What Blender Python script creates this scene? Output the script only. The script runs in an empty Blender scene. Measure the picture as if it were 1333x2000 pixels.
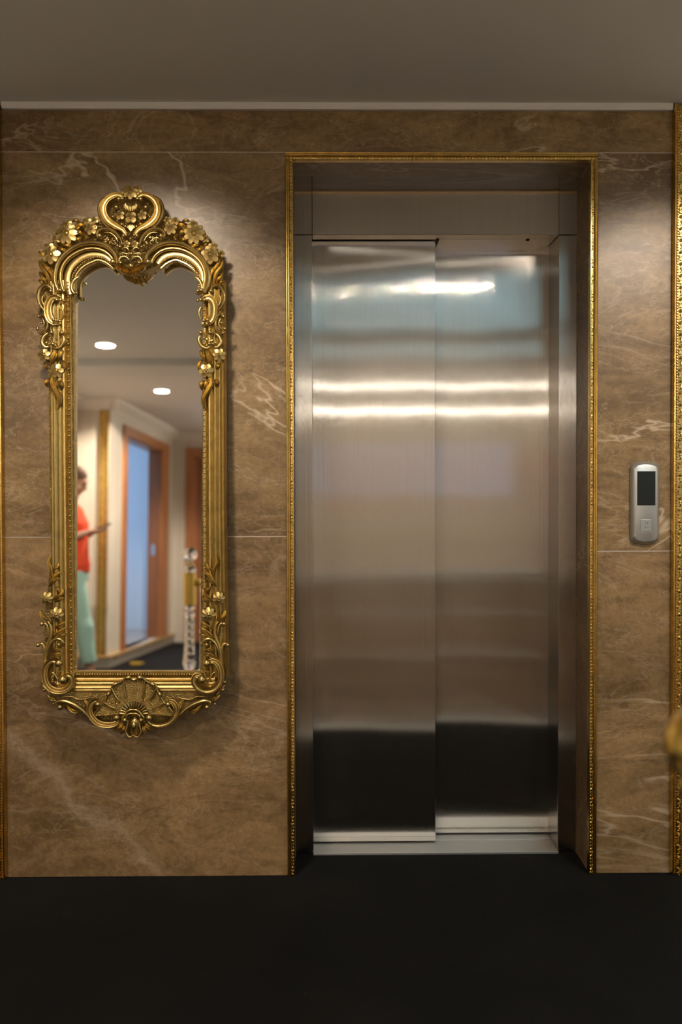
import bpy, bmesh, math, random
from mathutils import Vector, Matrix, Euler
S = bpy.context.scene
COL = S.collection
PI = math.pi
random.seed(7)

# ------------------------------------------------------------------ camera
cam_d = bpy.data.cameras.new('camera'); cam = bpy.data.objects.new('camera', cam_d); COL.objects.link(cam)
cam.location = (0.0, -2.787, 1.2565)
cam_d.sensor_fit = 'VERTICAL'; cam_d.sensor_height = 36.0; cam_d.lens = 31.5
cam_d.shift_y = -0.0221
_p, _y, _r = -0.01667, -0.01049, 0.0021
R = Matrix.Rotation(_y, 3, 'Z') @ Matrix.Rotation(_p, 3, 'X') @ Matrix.Rotation(_r, 3, 'Y')
cam.rotation_euler = (R @ Matrix.Rotation(PI/2, 3, 'X')).to_euler()
cam_d.clip_start = 0.02
cam_d.dof.use_dof = True; cam_d.dof.focus_distance = 2.76; cam_d.dof.aperture_fstop = 1.4
S.camera = cam

# ------------------------------------------------------------------ world, exposure
w = bpy.data.worlds.new('world'); S.world = w; w.use_nodes = True
w.node_tree.nodes['Background'].inputs[0].default_value = (0.5, 0.6, 0.8, 1)
w.node_tree.nodes['Background'].inputs[1].default_value = 0.02
S.view_settings.view_transform = 'Standard'; S.view_settings.look = 'None'
S.view_settings.gamma = 1; S.view_settings.use_curve_mapping = False
S.view_settings.exposure = 0.24
try:
    S.cycles.max_bounces = 12; S.cycles.glossy_bounces = 8; S.cycles.transmission_bounces = 10
    S.cycles.caustics_reflective = False; S.cycles.caustics_refractive = False
    S.cycles.sample_clamp_indirect = 4
except Exception: pass

WARM = (1.0, 0.85, 0.70)
# downlights: x, y, ceiling z, watts, cone degrees, radius of the lens
LIGHTS = [(-0.66, -1.12, 2.40, 95, 64, .055), (1.30, -1.25, 2.40, 82, 56, .055),
          (-1.50, -3.20, 2.40, 95, 158, .060), (-1.486, -5.10, 2.44, 170, 150, .060),
          (0.45, -7.15, 2.44, 32, 150, .060), (1.75, -7.15, 2.44, 32, 150, .060), (1.99, -1.50, 2.40, 70, 165, .055)]  # the two far-wall lamps are added, unseen, feeding a door streak

# ------------------------------------------------------------------ helpers
def tag(o, label=None, cat=None, group=None, kind=None):
    if label: o['label'] = label
    if cat: o['category'] = cat
    if group: o['group'] = group
    if kind: o['kind'] = kind
    return o
def empty(name, loc=(0, 0, 0), rot=(0, 0, 0), label=None, cat=None, group=None):
    o = bpy.data.objects.new(name, None); COL.objects.link(o); o.location = loc; o.rotation_euler = rot
    o.empty_display_size = .05
    return tag(o, label, cat, group)

class MB:
    def __init__(s): s.v = []; s.f = []; s.m = []; s.isl = []
    def add(s, vs, fs, mi=0):
        n = len(s.v); s.v += [tuple(v) for v in vs]; s.f += [tuple(i+n for i in f) for f in fs]; s.m += [mi]*len(fs); s.isl.append((n, len(s.v), len(s.f)-len(fs), len(s.f)))
    def box(s, x0, x1, y0, y1, z0, z1, mi=0):
        s.add([(x0,y0,z0),(x1,y0,z0),(x1,y1,z0),(x0,y1,z0),(x0,y0,z1),(x1,y0,z1),(x1,y1,z1),(x0,y1,z1)],
              [(0,3,2,1),(4,5,6,7),(0,1,5,4),(1,2,6,5),(2,3,7,6),(3,0,4,7)], mi)
    def rings(s, rings, closed=True, cap=True, mi=0):
        n = len(rings[0]); vs = [p for r in rings for p in r]; fs = []
        for i in range(len(rings)-1):
            for j in range(n if closed else n-1):
                k = (j+1) % n
                fs.append((i*n+j, i*n+k, (i+1)*n+k, (i+1)*n+j))
        if cap and closed:
            fs.append(tuple(range(n-1, -1, -1))); m = (len(rings)-1)*n; fs.append(tuple(range(m, m+n)))
        s.add(vs, fs, mi)
    def lathe(s, prof, c=(0,0,0), n=24, mi=0):
        rs = []
        for r, z in prof:
            rs.append([(c[0]+r*math.cos(2*PI*k/n), c[1]+r*math.sin(2*PI*k/n), c[2]+z) for k in range(n)])
        s.rings(rs, mi=mi)
    def ball(s, c, r, n=10, m=6, mi=0, M=None, dent=0):
        if isinstance(r, (int, float)): r = (r, r, r)
        vs = []; fs = []
        for i in range(m+1):
            t = PI*i/m
            for j in range(n):
                a = 2*PI*j/n
                x, y, z = math.sin(t)*math.cos(a), math.sin(t)*math.sin(a), math.cos(t)
                if dent and z > 0: z *= (1-dent) + dent*(x*x+y*y)
                p = Vector((x*r[0], y*r[1], z*r[2]))
                if M: p = M @ p
                vs.append((c[0]+p.x, c[1]+p.y, c[2]+p.z))
        for i in range(m):
            for j in range(n):
                k = (j+1) % n
                fs.append((i*n+j, (i+1)*n+j, (i+1)*n+k, i*n+k))
        s.add(vs, fs, mi)
    def tube(s, pts, rad, n=12, mi=0):
        pts = [Vector(p) for p in pts]
        if isinstance(rad, (int, float)): rad = [rad]*len(pts)
        rs = []; up = None
        for i, p in enumerate(pts):
            t = (pts[min(i+1, len(pts)-1)] - pts[max(i-1, 0)]).normalized()
            if up is None: up = Vector((0, 0, 1)) if abs(t.z) < .9 else Vector((1, 0, 0))
            a = t.cross(up).normalized(); b = a.cross(t).normalized(); up = b
            r = rad[i]; ra, rb = (r if isinstance(r, tuple) else (r, r))
            rs.append([tuple(p + a*math.cos(2*PI*k/n)*ra + b*math.sin(2*PI*k/n)*rb) for k in range(n)])
        s.rings(rs, mi=mi)
    def build_each(s, name, mat, parent):
        for v0, v1, f0, f1 in s.isl:
            m2 = MB(); m2.add(s.v[v0:v1], [tuple(i-v0 for i in f) for f in s.f[f0:f1]]); m2.build(name, mat, parent)
    def build(s, name, mat, parent=None, smooth=True, bevel=0, kind=None, label=None, fix=True):
        me = bpy.data.meshes.new(name); me.from_pydata(s.v, [], s.f); me.update()
        mats = mat if isinstance(mat, (list, tuple)) else [mat]
        for m_ in mats: me.materials.append(m_)
        if len(mats) > 1:
            for p, i in zip(me.polygons, s.m): p.material_index = i
        if fix:
            bm = bmesh.new(); bm.from_mesh(me); bmesh.ops.remove_doubles(bm, verts=bm.verts, dist=1e-6)
            bmesh.ops.recalc_face_normals(bm, faces=bm.faces); bm.to_mesh(me); bm.free()
        o = bpy.data.objects.new(name, me); COL.objects.link(o)
        if parent: o.parent = parent
        if bevel:
            b = o.modifiers.new('bevel', 'BEVEL'); b.width = bevel; b.segments = 2; b.limit_method = 'ANGLE'
        if smooth:
            for p in me.polygons: p.use_smooth = True
            if smooth != 'all':
                try: me.set_sharp_from_angle(angle=math.radians(38))
                except Exception: pass
        if kind: o['kind'] = kind
        if label: o['label'] = label
        return o

# ------------------------------------------------------------------ materials
def newmat(name):
    m = bpy.data.materials.new(name); m.use_nodes = True
    nt = m.node_tree; return m, nt, nt.nodes['Principled BSDF']
def pm(name, col, rough=.5, metal=0, emit=None, es=1, trans=0, ior=1.45, bump=None, coat=0):
    m, nt, b = newmat(name)
    b.inputs['Base Color'].default_value = (*col, 1); b.inputs['Roughness'].default_value = rough
    b.inputs['Metallic'].default_value = metal; b.inputs['IOR'].default_value = ior
    b.inputs['Transmission Weight'].default_value = trans; b.inputs['Coat Weight'].default_value = coat
    if emit: b.inputs['Emission Color'].default_value = (*emit, 1); b.inputs['Emission Strength'].default_value = es
    if bump:
        sc, st, dist = bump
        tc = nt.nodes.new('ShaderNodeTexCoord'); n = nt.nodes.new('ShaderNodeTexNoise'); n.inputs['Scale'].default_value = sc
        n.inputs['Detail'].default_value = 3
        bp = nt.nodes.new('ShaderNodeBump'); bp.inputs['Strength'].default_value = st; bp.inputs['Distance'].default_value = dist
        nt.links.new(tc.outputs['Object'], n.inputs['Vector']); nt.links.new(n.outputs['Fac'], bp.inputs['Height'])
        nt.links.new(bp.outputs['Normal'], b.inputs['Normal'])
    return m
def N(nt, t, **kw):
    n = nt.nodes.new(t)
    for k, v in kw.items():
        if k in n.inputs.keys(): n.inputs[k].default_value = v
        else: setattr(n, k, v)
    return n
def ramp(nt, fac, stops):
    r = nt.nodes.new('ShaderNodeValToRGB'); e = r.color_ramp.elements
    while len(e) > 1: e.remove(e[-1])
    e[0].position = stops[0][0]; e[0].color = (*stops[0][1], 1)
    for p, c in stops[1:]:
        x = e.new(p); x.color = (*c, 1)
    nt.links.new(fac, r.inputs['Fac']); return r
def mix(nt, fac, a, b, mode='MIX'):
    m = nt.nodes.new('ShaderNodeMix'); m.data_type = 'RGBA'; m.blend_type = mode
    for i, v in ((0, fac), (6, a), (7, b)):
        if hasattr(v, 'links') or hasattr(v, 'is_linked'): nt.links.new(v, m.inputs[i])
        elif isinstance(v, tuple): m.inputs[i].default_value = (*v, 1)
        else: m.inputs[i].default_value = v
    return m.outputs[2]

def marble(name, c0, c1, c2, rough=.14, rot=48, band=None):
    m, nt, b = newmat(name); L = nt.links.new
    tc = N(nt, 'ShaderNodeTexCoord'); geo = N(nt, 'ShaderNodeNewGeometry')
    off = nt.nodes.new('ShaderNodeVectorMath'); off.operation = 'MULTIPLY_ADD'
    comb = nt.nodes.new('ShaderNodeCombineXYZ')
    for i in range(3): L(geo.outputs['Random Per Island'], comb.inputs[i])
    L(comb.outputs[0], off.inputs[0]); off.inputs[1].default_value = (7.3, 5.1, 9.7); L(tc.outputs['Object'], off.inputs[2])
    mp = N(nt, 'ShaderNodeMapping'); mp.inputs['Rotation'].default_value = (0, math.radians(rot), 0); mp.inputs['Scale'].default_value = (.55, 1, 1.35)
    L(off.outputs[0], mp.inputs['Vector'])
    n1 = N(nt, 'ShaderNodeTexNoise', Scale=2.2, Detail=9.0, Roughness=.62, Distortion=.6); L(mp.outputs[0], n1.inputs['Vector'])
    n2 = N(nt, 'ShaderNodeTexNoise', Scale=9.0, Detail=8.0, Roughness=.7, Distortion=1.2); L(mp.outputs[0], n2.inputs['Vector'])
    n4 = N(nt, 'ShaderNodeTexNoise', Scale=60.0, Detail=6.0, Roughness=.75); L(off.outputs[0], n4.inputs['Vector'])
    base = ramp(nt, n1.outputs['Fac'], [(.34, c0), (.52, c1), (.70, tuple(x*1.28 for x in c1))])
    r2 = ramp(nt, n2.outputs['Fac'], [(.38, (.72, .70, .66)), (.60, (1.12, 1.12, 1.14))])
    r4 = ramp(nt, n4.outputs['Fac'], [(.35, (.80, .79, .77)), (.65, (1.16, 1.17, 1.2))])
    c = mix(nt, 1.0, base.outputs[0], r2.outputs[0], 'MULTIPLY'); c = mix(nt, 1.0, c, r4.outputs[0], 'MULTIPLY')
    def vein(scale, width, dist, seed):
        nn = N(nt, 'ShaderNodeTexNoise', Scale=scale, Detail=5.0, Roughness=.6, Distortion=dist)
        ad = nt.nodes.new('ShaderNodeVectorMath'); ad.operation = 'ADD'; ad.inputs[1].default_value = (seed, seed*.7, -seed)
        L(mp.outputs[0], ad.inputs[0]); L(ad.outputs[0], nn.inputs['Vector'])
        sub = N(nt, 'ShaderNodeMath', operation='SUBTRACT'); sub.inputs[1].default_value = .5; L(nn.outputs['Fac'], sub.inputs[0])
        ab = N(nt, 'ShaderNodeMath', operation='ABSOLUTE'); L(sub.outputs[0], ab.inputs[0])
        rr = ramp(nt, ab.outputs[0], [(0, (1, 1, 1)), (width, (0, 0, 0))]); return rr.outputs[0]
    msk = N(nt, 'ShaderNodeTexNoise', Scale=1.7, Detail=2.0); L(off.outputs[0], msk.inputs['Vector'])
    mr = ramp(nt, msk.outputs['Fac'], [(.42, (0, 0, 0)), (.62, (1, 1, 1))])
    v1 = mix(nt, 1.0, vein(1.5, .010, .9, 3.1), mr.outputs[0], 'MULTIPLY')
    v2 = mix(nt, 1.0, vein(4.2, .010, 1.2, 8.7), r2.outputs[0], 'MULTIPLY')
    c = mix(nt, v1, c, c2)
    hf = mix(nt, .36, (0, 0, 0), v2); c = mix(nt, hf, c, tuple(x*.95 for x in c2))
    v4 = vein(9.0, .012, 1.5, 31.0); hf = mix(nt, .22, (0, 0, 0), v4); c = mix(nt, hf, c, c2)
    if band:
        x0, z0, nx, nz, wd = band
        sp = nt.nodes.new('ShaderNodeSeparateXYZ'); L(tc.outputs['Object'], sp.inputs[0])
        def M_(op, a, b_):
            q = N(nt, 'ShaderNodeMath', operation=op)
            for i_, v_ in ((0, a), (1, b_)):
                if isinstance(v_, (int, float)): q.inputs[i_].default_value = v_
                else: L(v_, q.inputs[i_])
            return q.outputs[0]
        d_ = M_('ADD', M_('MULTIPLY', M_('SUBTRACT', sp.outputs[0], x0), nx), M_('MULTIPLY', M_('SUBTRACT', sp.outputs[2], z0), nz))
        nn = N(nt, 'ShaderNodeTexNoise', Scale=7.0, Detail=6.0, Roughness=.7); L(tc.outputs['Object'], nn.inputs['Vector'])
        d_ = M_('ABSOLUTE', M_('ADD', d_, M_('MULTIPLY', M_('SUBTRACT', nn.outputs['Fac'], .5), .22)), 0)
        rb = ramp(nt, d_, [(0, (1, 1, 1)), (wd*.35, (.8, .8, .8)), (wd, (.25, .25, .25)), (wd*2.4, (0, 0, 0))])
        hf = mix(nt, 1.0, rb.outputs[0], r4.outputs[0], 'MULTIPLY'); hf = mix(nt, .42, (0, 0, 0), hf); c = mix(nt, hf, c, tuple(x*.95 for x in c2))
    v3 = vein(2.3, .006, 1.5, 17.0); hf = mix(nt, .35, (0, 0, 0), v3); c = mix(nt, hf, c, tuple(x*.4 for x in c0))
    L(c, b.inputs['Base Color']); b.inputs['Roughness'].default_value = rough
    return m

def steel(name, col=(.56, .53, .49), rough=.062, spread=.46, wob=.010):
    """brushed sheet: vertical grain scatters the reflection sideways, and the sheet is slightly wavy"""
    m, nt, b = newmat(name); L = nt.links.new
    tc = N(nt, 'ShaderNodeTexCoord'); geo = N(nt, 'ShaderNodeNewGeometry')
    mp = N(nt, 'ShaderNodeMapping'); mp.inputs['Scale'].default_value = (240, 240, 1.0); L(tc.outputs['Object'], mp.inputs['Vector'])
    n = N(nt, 'ShaderNodeTexNoise', Scale=1.0, Detail=4.0, Roughness=.7); L(mp.outputs[0], n.inputs['Vector'])
    r = ramp(nt, n.outputs['Fac'], [(.3, tuple(x*.96 for x in col)), (.7, tuple(min(1, x*1.035) for x in col))]); L(r.outputs[0], b.inputs['Base Color'])
    b.inputs['Metallic'].default_value = 1; b.inputs['Roughness'].default_value = rough
    sp = nt.nodes.new('ShaderNodeSeparateXYZ'); L(tc.outputs['Object'], sp.inputs[0])
    sm = N(nt, 'ShaderNodeMath', operation='ADD'); L(sp.outputs[0], sm.inputs[0]); L(sp.outputs[1], sm.inputs[1])
    hs = []
    for k, sc_ in enumerate((410000.0, 230000.0, 170000.0)):
        mu = N(nt, 'ShaderNodeMath', operation='MULTIPLY'); L(sm.outputs[0], mu.inputs[0]); mu.inputs[1].default_value = sc_
        fl = N(nt, 'ShaderNodeMath', operation='FLOOR'); L(mu.outputs[0], fl.inputs[0])
        wn = nt.nodes.new('ShaderNodeTexWhiteNoise'); wn.noise_dimensions = '1D'; L(fl.outputs[0], wn.inputs['W']); hs.append(wn.outputs['Value'])
    a1 = N(nt, 'ShaderNodeMath', operation='ADD'); L(hs[0], a1.inputs[0]); L(hs[1], a1.inputs[1])
    a2 = N(nt, 'ShaderNodeMath', operation='ADD'); L(a1.outputs[0], a2.inputs[0]); L(hs[2], a2.inputs[1])
    a3 = N(nt, 'ShaderNodeMath', operation='SUBTRACT'); L(a2.outputs[0], a3.inputs[0]); a3.inputs[1].default_value = 1.5
    a4 = N(nt, 'ShaderNodeMath', operation='MULTIPLY'); L(a3.outputs[0], a4.inputs[0]); a4.inputs[1].default_value = spread
    cr = nt.nodes.new('ShaderNodeVectorMath'); cr.operation = 'CROSS_PRODUCT'; L(geo.outputs['True Normal'], cr.inputs[0]); cr.inputs[1].default_value = (0, 0, 1)
    s1 = nt.nodes.new('ShaderNodeVectorMath'); s1.operation = 'SCALE'; L(cr.outputs[0], s1.inputs[0]); L(a4.outputs[0], s1.inputs['Scale'])
    mp2 = N(nt, 'ShaderNodeMapping'); mp2.inputs['Scale'].default_value = (3.2, 1, 1.6); mp2.inputs['Location'].default_value = (2.7, 0, 1.1); L(tc.outputs['Object'], mp2.inputs['Vector'])
    n2 = N(nt, 'ShaderNodeTexNoise', Scale=1.0, Detail=1.0); L(mp2.outputs[0], n2.inputs['Vector'])
    w1 = N(nt, 'ShaderNodeMath', operation='SUBTRACT'); L(n2.outputs['Fac'], w1.inputs[0]); w1.inputs[1].default_value = .5
    w2 = N(nt, 'ShaderNodeMath', operation='MULTIPLY'); L(w1.outputs[0], w2.inputs[0]); w2.inputs[1].default_value = wob
    cz = nt.nodes.new('ShaderNodeCombineXYZ'); L(w2.outputs[0], cz.inputs[2])
    v1 = nt.nodes.new('ShaderNodeVectorMath'); v1.operation = 'ADD'; L(geo.outputs['Normal'], v1.inputs[0]); L(s1.outputs[0], v1.inputs[1])
    v2 = nt.nodes.new('ShaderNodeVectorMath'); v2.operation = 'ADD'; L(v1.outputs[0], v2.inputs[0]); L(cz.outputs[0], v2.inputs[1])
    v3 = nt.nodes.new('ShaderNodeVectorMath'); v3.operation = 'NORMALIZE'; L(v2.outputs[0], v3.inputs[0]); L(v3.outputs[0], b.inputs['Normal'])
    return m

def goldmat(name, col, rough, stip=False):
    m, nt, b = newmat(name); L = nt.links.new
    tc = N(nt, 'ShaderNodeTexCoord')
    n = N(nt, 'ShaderNodeTexNoise', Scale=35.0, Detail=5.0, Roughness=.6); L(tc.outputs['Object'], n.inputs['Vector'])
    r = ramp(nt, n.outputs['Fac'], [(.3, tuple(x*.72 for x in col)), (.7, col)]); L(r.outputs[0], b.inputs['Base Color'])
    b.inputs['Metallic'].default_value = 1; b.inputs['Roughness'].default_value = rough
    if stip:
        v = N(nt, 'ShaderNodeTexVoronoi', Scale=400.0); L(tc.outputs['Object'], v.inputs['Vector'])
        bp = N(nt, 'ShaderNodeBump', Strength=1.0, Distance=.0028); L(v.outputs['Distance'], bp.inputs['Height'])
    else:
        n3 = N(nt, 'ShaderNodeTexNoise', Scale=160.0, Detail=3.0); L(tc.outputs['Object'], n3.inputs['Vector'])
        bp = N(nt, 'ShaderNodeBump', Strength=.35, Distance=.001); L(n3.outputs['Fac'], bp.inputs['Height'])
    L(bp.outputs[0], b.inputs['Normal'])
    return m

def wood(name, c0, c1):
    m, nt, b = newmat(name); L = nt.links.new
    tc = N(nt, 'ShaderNodeTexCoord'); mp = N(nt, 'ShaderNodeMapping'); mp.inputs['Scale'].default_value = (30, 30, 1.5); L(tc.outputs['Object'], mp.inputs['Vector'])
    n = N(nt, 'ShaderNodeTexNoise', Scale=1.0, Detail=5.0, Distortion=.5); L(mp.outputs[0], n.inputs['Vector'])
    r = ramp(nt, n.outputs['Fac'], [(.3, c0), (.7, c1)]); L(r.outputs[0], b.inputs['Base Color']); b.inputs['Roughness'].default_value = .35
    return m

def carpetmat():
    m, nt, b = newmat('charcoal_carpet'); L = nt.links.new
    tc = N(nt, 'ShaderNodeTexCoord')
    n = N(nt, 'ShaderNodeTexNoise', Scale=260.0, Detail=4.0, Roughness=.8); L(tc.outputs['Object'], n.inputs['Vector'])
    n2 = N(nt, 'ShaderNodeTexNoise', Scale=2.6, Detail=3.0); L(tc.outputs['Object'], n2.inputs['Vector'])
    r = ramp(nt, n.outputs['Fac'], [(.36, (.0045, .0045, .0045)), (.66, (.022, .0218, .021))])
    r2 = ramp(nt, n2.outputs['Fac'], [(.35, (.75, .75, .75)), (.65, (1.25, 1.22, 1.15))])
    c = mix(nt, 1.0, r.outputs[0], r2.outputs[0], 'MULTIPLY')
    # lint specks and rusty stains, each with a shape of its own
    v = N(nt, 'ShaderNodeTexVoronoi', Scale=26.0); L(tc.outputs['Object'], v.inputs['Vector'])
    sp = ramp(nt, v.outputs['Distance'], [(.0, (1, 1, 1)), (.055, (0, 0, 0))])
    ms = N(nt, 'ShaderNodeTexNoise', Scale=9.0, Detail=1.0); L(tc.outputs['Object'], ms.inputs['Vector'])
    mr = ramp(nt, ms.outputs['Fac'], [(.56, (0, 0, 0)), (.60, (1, 1, 1))])
    f = mix(nt, 1.0, sp.outputs[0], mr.outputs[0], 'MULTIPLY'); c = mix(nt, f, c, (.16, .15, .13))
    st = N(nt, 'ShaderNodeTexNoise', Scale=5.5, Detail=6.0, Roughness=.7)
    ad = nt.nodes.new('ShaderNodeVectorMath'); ad.operation = 'ADD'; ad.inputs[1].default_value = (4, 9, 2); L(tc.outputs['Object'], ad.inputs[0]); L(ad.outputs[0], st.inputs['Vector'])
    sr = ramp(nt, st.outputs['Fac'], [(.66, (0, 0, 0)), (.72, (1, 1, 1))]); f = mix(nt, .5, (0, 0, 0), sr.outputs[0]); c = mix(nt, f, c, (.06, .032, .014))
    L(c, b.inputs['Base Color']); b.inputs['Roughness'].default_value = .95; b.inputs['Specular IOR Level'].default_value = .15
    bp = N(nt, 'ShaderNodeBump', Strength=.8, Distance=.004); L(n.outputs['Fac'], bp.inputs['Height']); L(bp.outputs[0], b.inputs['Normal'])
    return m

def wallpaper():
    m, nt, b = newmat('cream_wallpaper'); L = nt.links.new
    tc = N(nt, 'ShaderNodeTexCoord'); mp = N(nt, 'ShaderNodeMapping'); mp.inputs['Scale'].default_value = (22, 22, .6); L(tc.outputs['Object'], mp.inputs['Vector'])
    n = N(nt, 'ShaderNodeTexNoise', Scale=1.0, Detail=2.0); L(mp.outputs[0], n.inputs['Vector'])
    r = ramp(nt, n.outputs['Fac'], [(.3, (.66, .60, .51)), (.7, (.74, .68, .58))]); L(r.outputs[0], b.inputs['Base Color']); b.inputs['Roughness'].default_value = .55
    return m

M_marble = marble('brown_marble', (.144, .083, .031), (.246, .156, .064), (.54, .42, .28), .36)
M_marble_low = marble('brown_marble_lower_slab', (.158, .094, .038), (.268, .168, .074), (.50, .38, .25), .36, -44, (-1.0, .44, .68, .73, .022))
M_mfloor = marble('polished_floor_marble', (.13, .08, .04), (.20, .13, .07), (.36, .28, .18), .10)
M_grout = pm('grout', (.50, .42, .34), .8)
M_steel = steel('brushed_steel'); M_steel_jamb = steel('brushed_steel_jamb', (.50, .47, .43), .10, .40, .006)
M_alu = pm('scuffed_aluminium', (.62, .62, .60), .42, 1, bump=(60, .3, .001))
M_gold = goldmat('antique_gold_leaf', (.60, .44, .165), .33)
M_golds = goldmat('stippled_gold_leaf', (.54, .38, .13), .36, True)
M_trim = goldmat('gilt_moulding', (.78, .54, .17), .22)
M_brass = pm('polished_brass', (.90, .62, .17), .24, 1)
M_paint = pm('ceiling_paint', (.71, .70, .68), .75)
M_white = pm('white_paint', (.78, .75, .70), .5)
M_paper = wallpaper()
M_carpet = carpetmat()
M_tile = pm('tan_floor_tile', (.42, .31, .20), .15)
M_wood = wood('orange_wood', (.36, .13, .04), (.50, .21, .075))
M_wooddark = wood('brown_door_wood', (.24, .085, .03), (.33, .13, .05))
M_glass = pm('clear_crystal', (1, 1, 1), .01, 0, trans=1, ior=1.5)
M_mirror = pm('silvered_glass', (.90, .90, .88), .0, 1)
M_dark = pm('black_gap', (.01, .01, .01), .6)
M_screen = pm('black_display_glass', (.004, .006, .005), .30)
M_silver = pm('satin_silver_plastic', (.48, .48, .46), .34, .75)
M_chrome = pm('chrome', (.82, .82, .82), .12, 1)
M_lens = pm('lit_lamp_lens', (1, 1, 1), .4, emit=(1, .93, .80), es=14)
M_bar = pm('streak_bar_glow', (1, 1, 1), .4, emit=(1, .92, .80), es=55)  # glow of the added bars that streak the doors
M_sky = pm('daylit_window_pane', (.5, .6, .7), .1, emit=(.52, .72, 1.0), es=5.0)
M_teal = pm('stairwell_window_pane', (.5, .6, .7), .1, emit=(.40, .55, 1.0), es=1.6)
M_glow_panel = pm('added_glow_panel', (.6, .66, .68), .5, emit=(.46, .84, 1.0), es=1.25)  # unseen added panel glow, stands in for stairwell daylight
M_blue = pm('daylight_tinted_paint', (.62, .70, .82), .5)  # the side room's blue daylight is mixed into this wall colour

def struct(name, mb, mat, parent=None, **k): return mb.build(name, mat, parent, kind='structure' if parent is None else None, **k)

# ------------------------------------------------------------------ the setting
XL, XR = -1.010, 1.058
ZC = 2.400; ZM = 2.381
ox0, ox1, oz = -.121, .8085, 2.231          # marble opening
# elevator wall, tiled with marble, grout backing
mb = MB()
g = .0016
def tile(x0, x1, z0, z1, mi=0): mb.box(x0+g, x1-g, 0, .03, z0+g, z1-g, mi)
tile(XL-.06, ox0, 0, 1.0645, 2); tile(XL-.06, ox0, 1.0645, 2.2525); tile(XL-.06, XR+.06, 2.2525, ZM)
tile(ox1, XR+.06, 0, 1.0155, 2); tile(ox1, XR+.06, 1.0155, 2.2525)
mb.box(ox0, ox1, 0.001, .03, oz, 2.2525-g, 0)
mb.box(ox0-.028, ox0, .03, .163, 0, oz+.028, 0); mb.box(ox1, ox1+.028, .03, .163, 0, oz+.028, 0); mb.box(ox0, ox1, .03, .163, oz, oz+.028, 0)
mb.box(XL-.06, ox0-.001, .0012, .03, .001, ZM-.001, 1); mb.box(ox1+.001, XR+.06, .0012, .03, .001, ZM-.001, 1)
mb.box(ox0-.002, ox1+.002, .0012, .03, oz+.002, ZM-.001, 1)
struct('wall_front', mb, [M_marble, M_grout, M_marble_low], smooth=False, bevel=0.0008)
# plain wall around it, running on to both sides
mb = MB(); mb.box(-2.46, ox0-.028, .03, .16, 0, ZC+.06); mb.box(ox1+.028, 2.60, .03, .16, 0, ZC+.06); mb.box(ox0-.028, ox1+.028, .03, .16, oz+.028, ZC+.06)
struct('wall_front_plaster', mb, M_paper, smooth=False)
# shaft behind doors
mb = MB(); mb.box(-.25, .95, .62, .66, 0, 2.4); mb.box(-.25, -.21, .16, .66, 0, 2.4); mb.box(.91, .95, .16, .66, 0, 2.4); mb.box(-.25, .95, .16, .66, 2.4, 2.44)
struct('wall_shaft', mb, M_dark, smooth=False)
# ceiling trim bead
mb = MB(); mb.rings([[(x, 0.0, ZM), (x, -.010, ZM), (x, -.014, ZM+.006), (x, -.014, ZC), (x, 0.03, ZC), (x, .03, ZM)] for x in (XL, XR)])
struct('trim_1', mb, M_white, smooth=False)
# floors
mb = MB(); mb.box(-2.46, 2.60, -1.10, .165, -.05, 0); mb.box(-2.46, -.80, -8.8, -1.10, -.05, 0)
struct('floor', mb, M_carpet, smooth=False)
mb = MB(); mb.box(-.80, 2.60, -2.80, -1.19, -.05, 0); struct('floor_marble', mb, M_mfloor, smooth=False)
mb = MB(); mb.box(-.80, 2.60, -8.8, -2.80, -.05, 0); struct('floor_tile', mb, M_tile, smooth=False)
mb = MB(); mb.box(-.80, 2.60, -1.19, -1.10, -.05, .006); struct('trim_2', mb, M_white, smooth=False)
# ceilings: lobby, dropped beam, corridor
mb = MB()
mb.box(-2.46, 2.60, -3.62, .16, ZC, ZC+.06); mb.box(-2.46, 2.60, -4.02, -3.62, 2.35, ZC+.06); mb.box(-2.46, 2.60, -8.8, -4.02, 2.44, 2.5)
struct('ceiling', mb, M_paint, smooth=False)
# left side wall and the step in it
mb = MB(); mb.box(-2.46, -2.34, -5.50, .03, 0, 2.5); struct('wall_left', mb, M_paper, smooth=False)
# corridor wall with doorway, slightly angled.  local frame: s along wall from corner A
A = Vector((-2.030, -5.50)); Bv = Vector((-1.851, -7.76)); dW = (Bv-A).normalized(); nW = Vector((-dW.y, dW.x))
if nW.x < 0: nW = -nW           # faces the lobby (+x)
angW = math.atan2(dW.y, dW.x)
def W2(s, o, z): p = A + dW*s + nW*o; return (p.x, p.y, z)
def wbox(mb, s0, s1, o0, o1, z0, z1, mi=0):
    vs = [W2(s0,o0,z0), W2(s1,o0,z0), W2(s1,o1,z0), W2(s0,o1,z0), W2(s0,o0,z1), W2(s1,o0,z1), W2(s1,o1,z1), W2(s0,o1,z1)]
    mb.add(vs, [(0,3,2,1),(4,5,6,7),(0,1,5,4),(1,2,6,5),(2,3,7,6),(3,0,4,7)], mi)
s0, s1, ztop = .485, 1.715, 2.155
mb = MB(); wbox(mb, 0, s0, -.13, 0, 0, 2.5); wbox(mb, s1, 2.30, -.13, 0, 0, 2.5); wbox(mb, s0, s1, -.13, 0, ztop, 2.5); wbox(mb, s0, s1, -.13, 0, 0, .10)
mb.box(-2.46, -2.032, -5.56, -5.50, 0, 2.5)
struct('wall_corridor', mb, M_paper, smooth=False)
mb = MB(); mb.box(-1.87, -1.70, -7.87, -7.75, 0, 2.5); mb.box(-.80, 2.60, -7.87, -7.75, 0, 2.5); mb.box(-1.70, -.80, -7.87, -7.75, 2.25, 2.5)
struct('wall_back', mb, M_paper, smooth=False)
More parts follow.
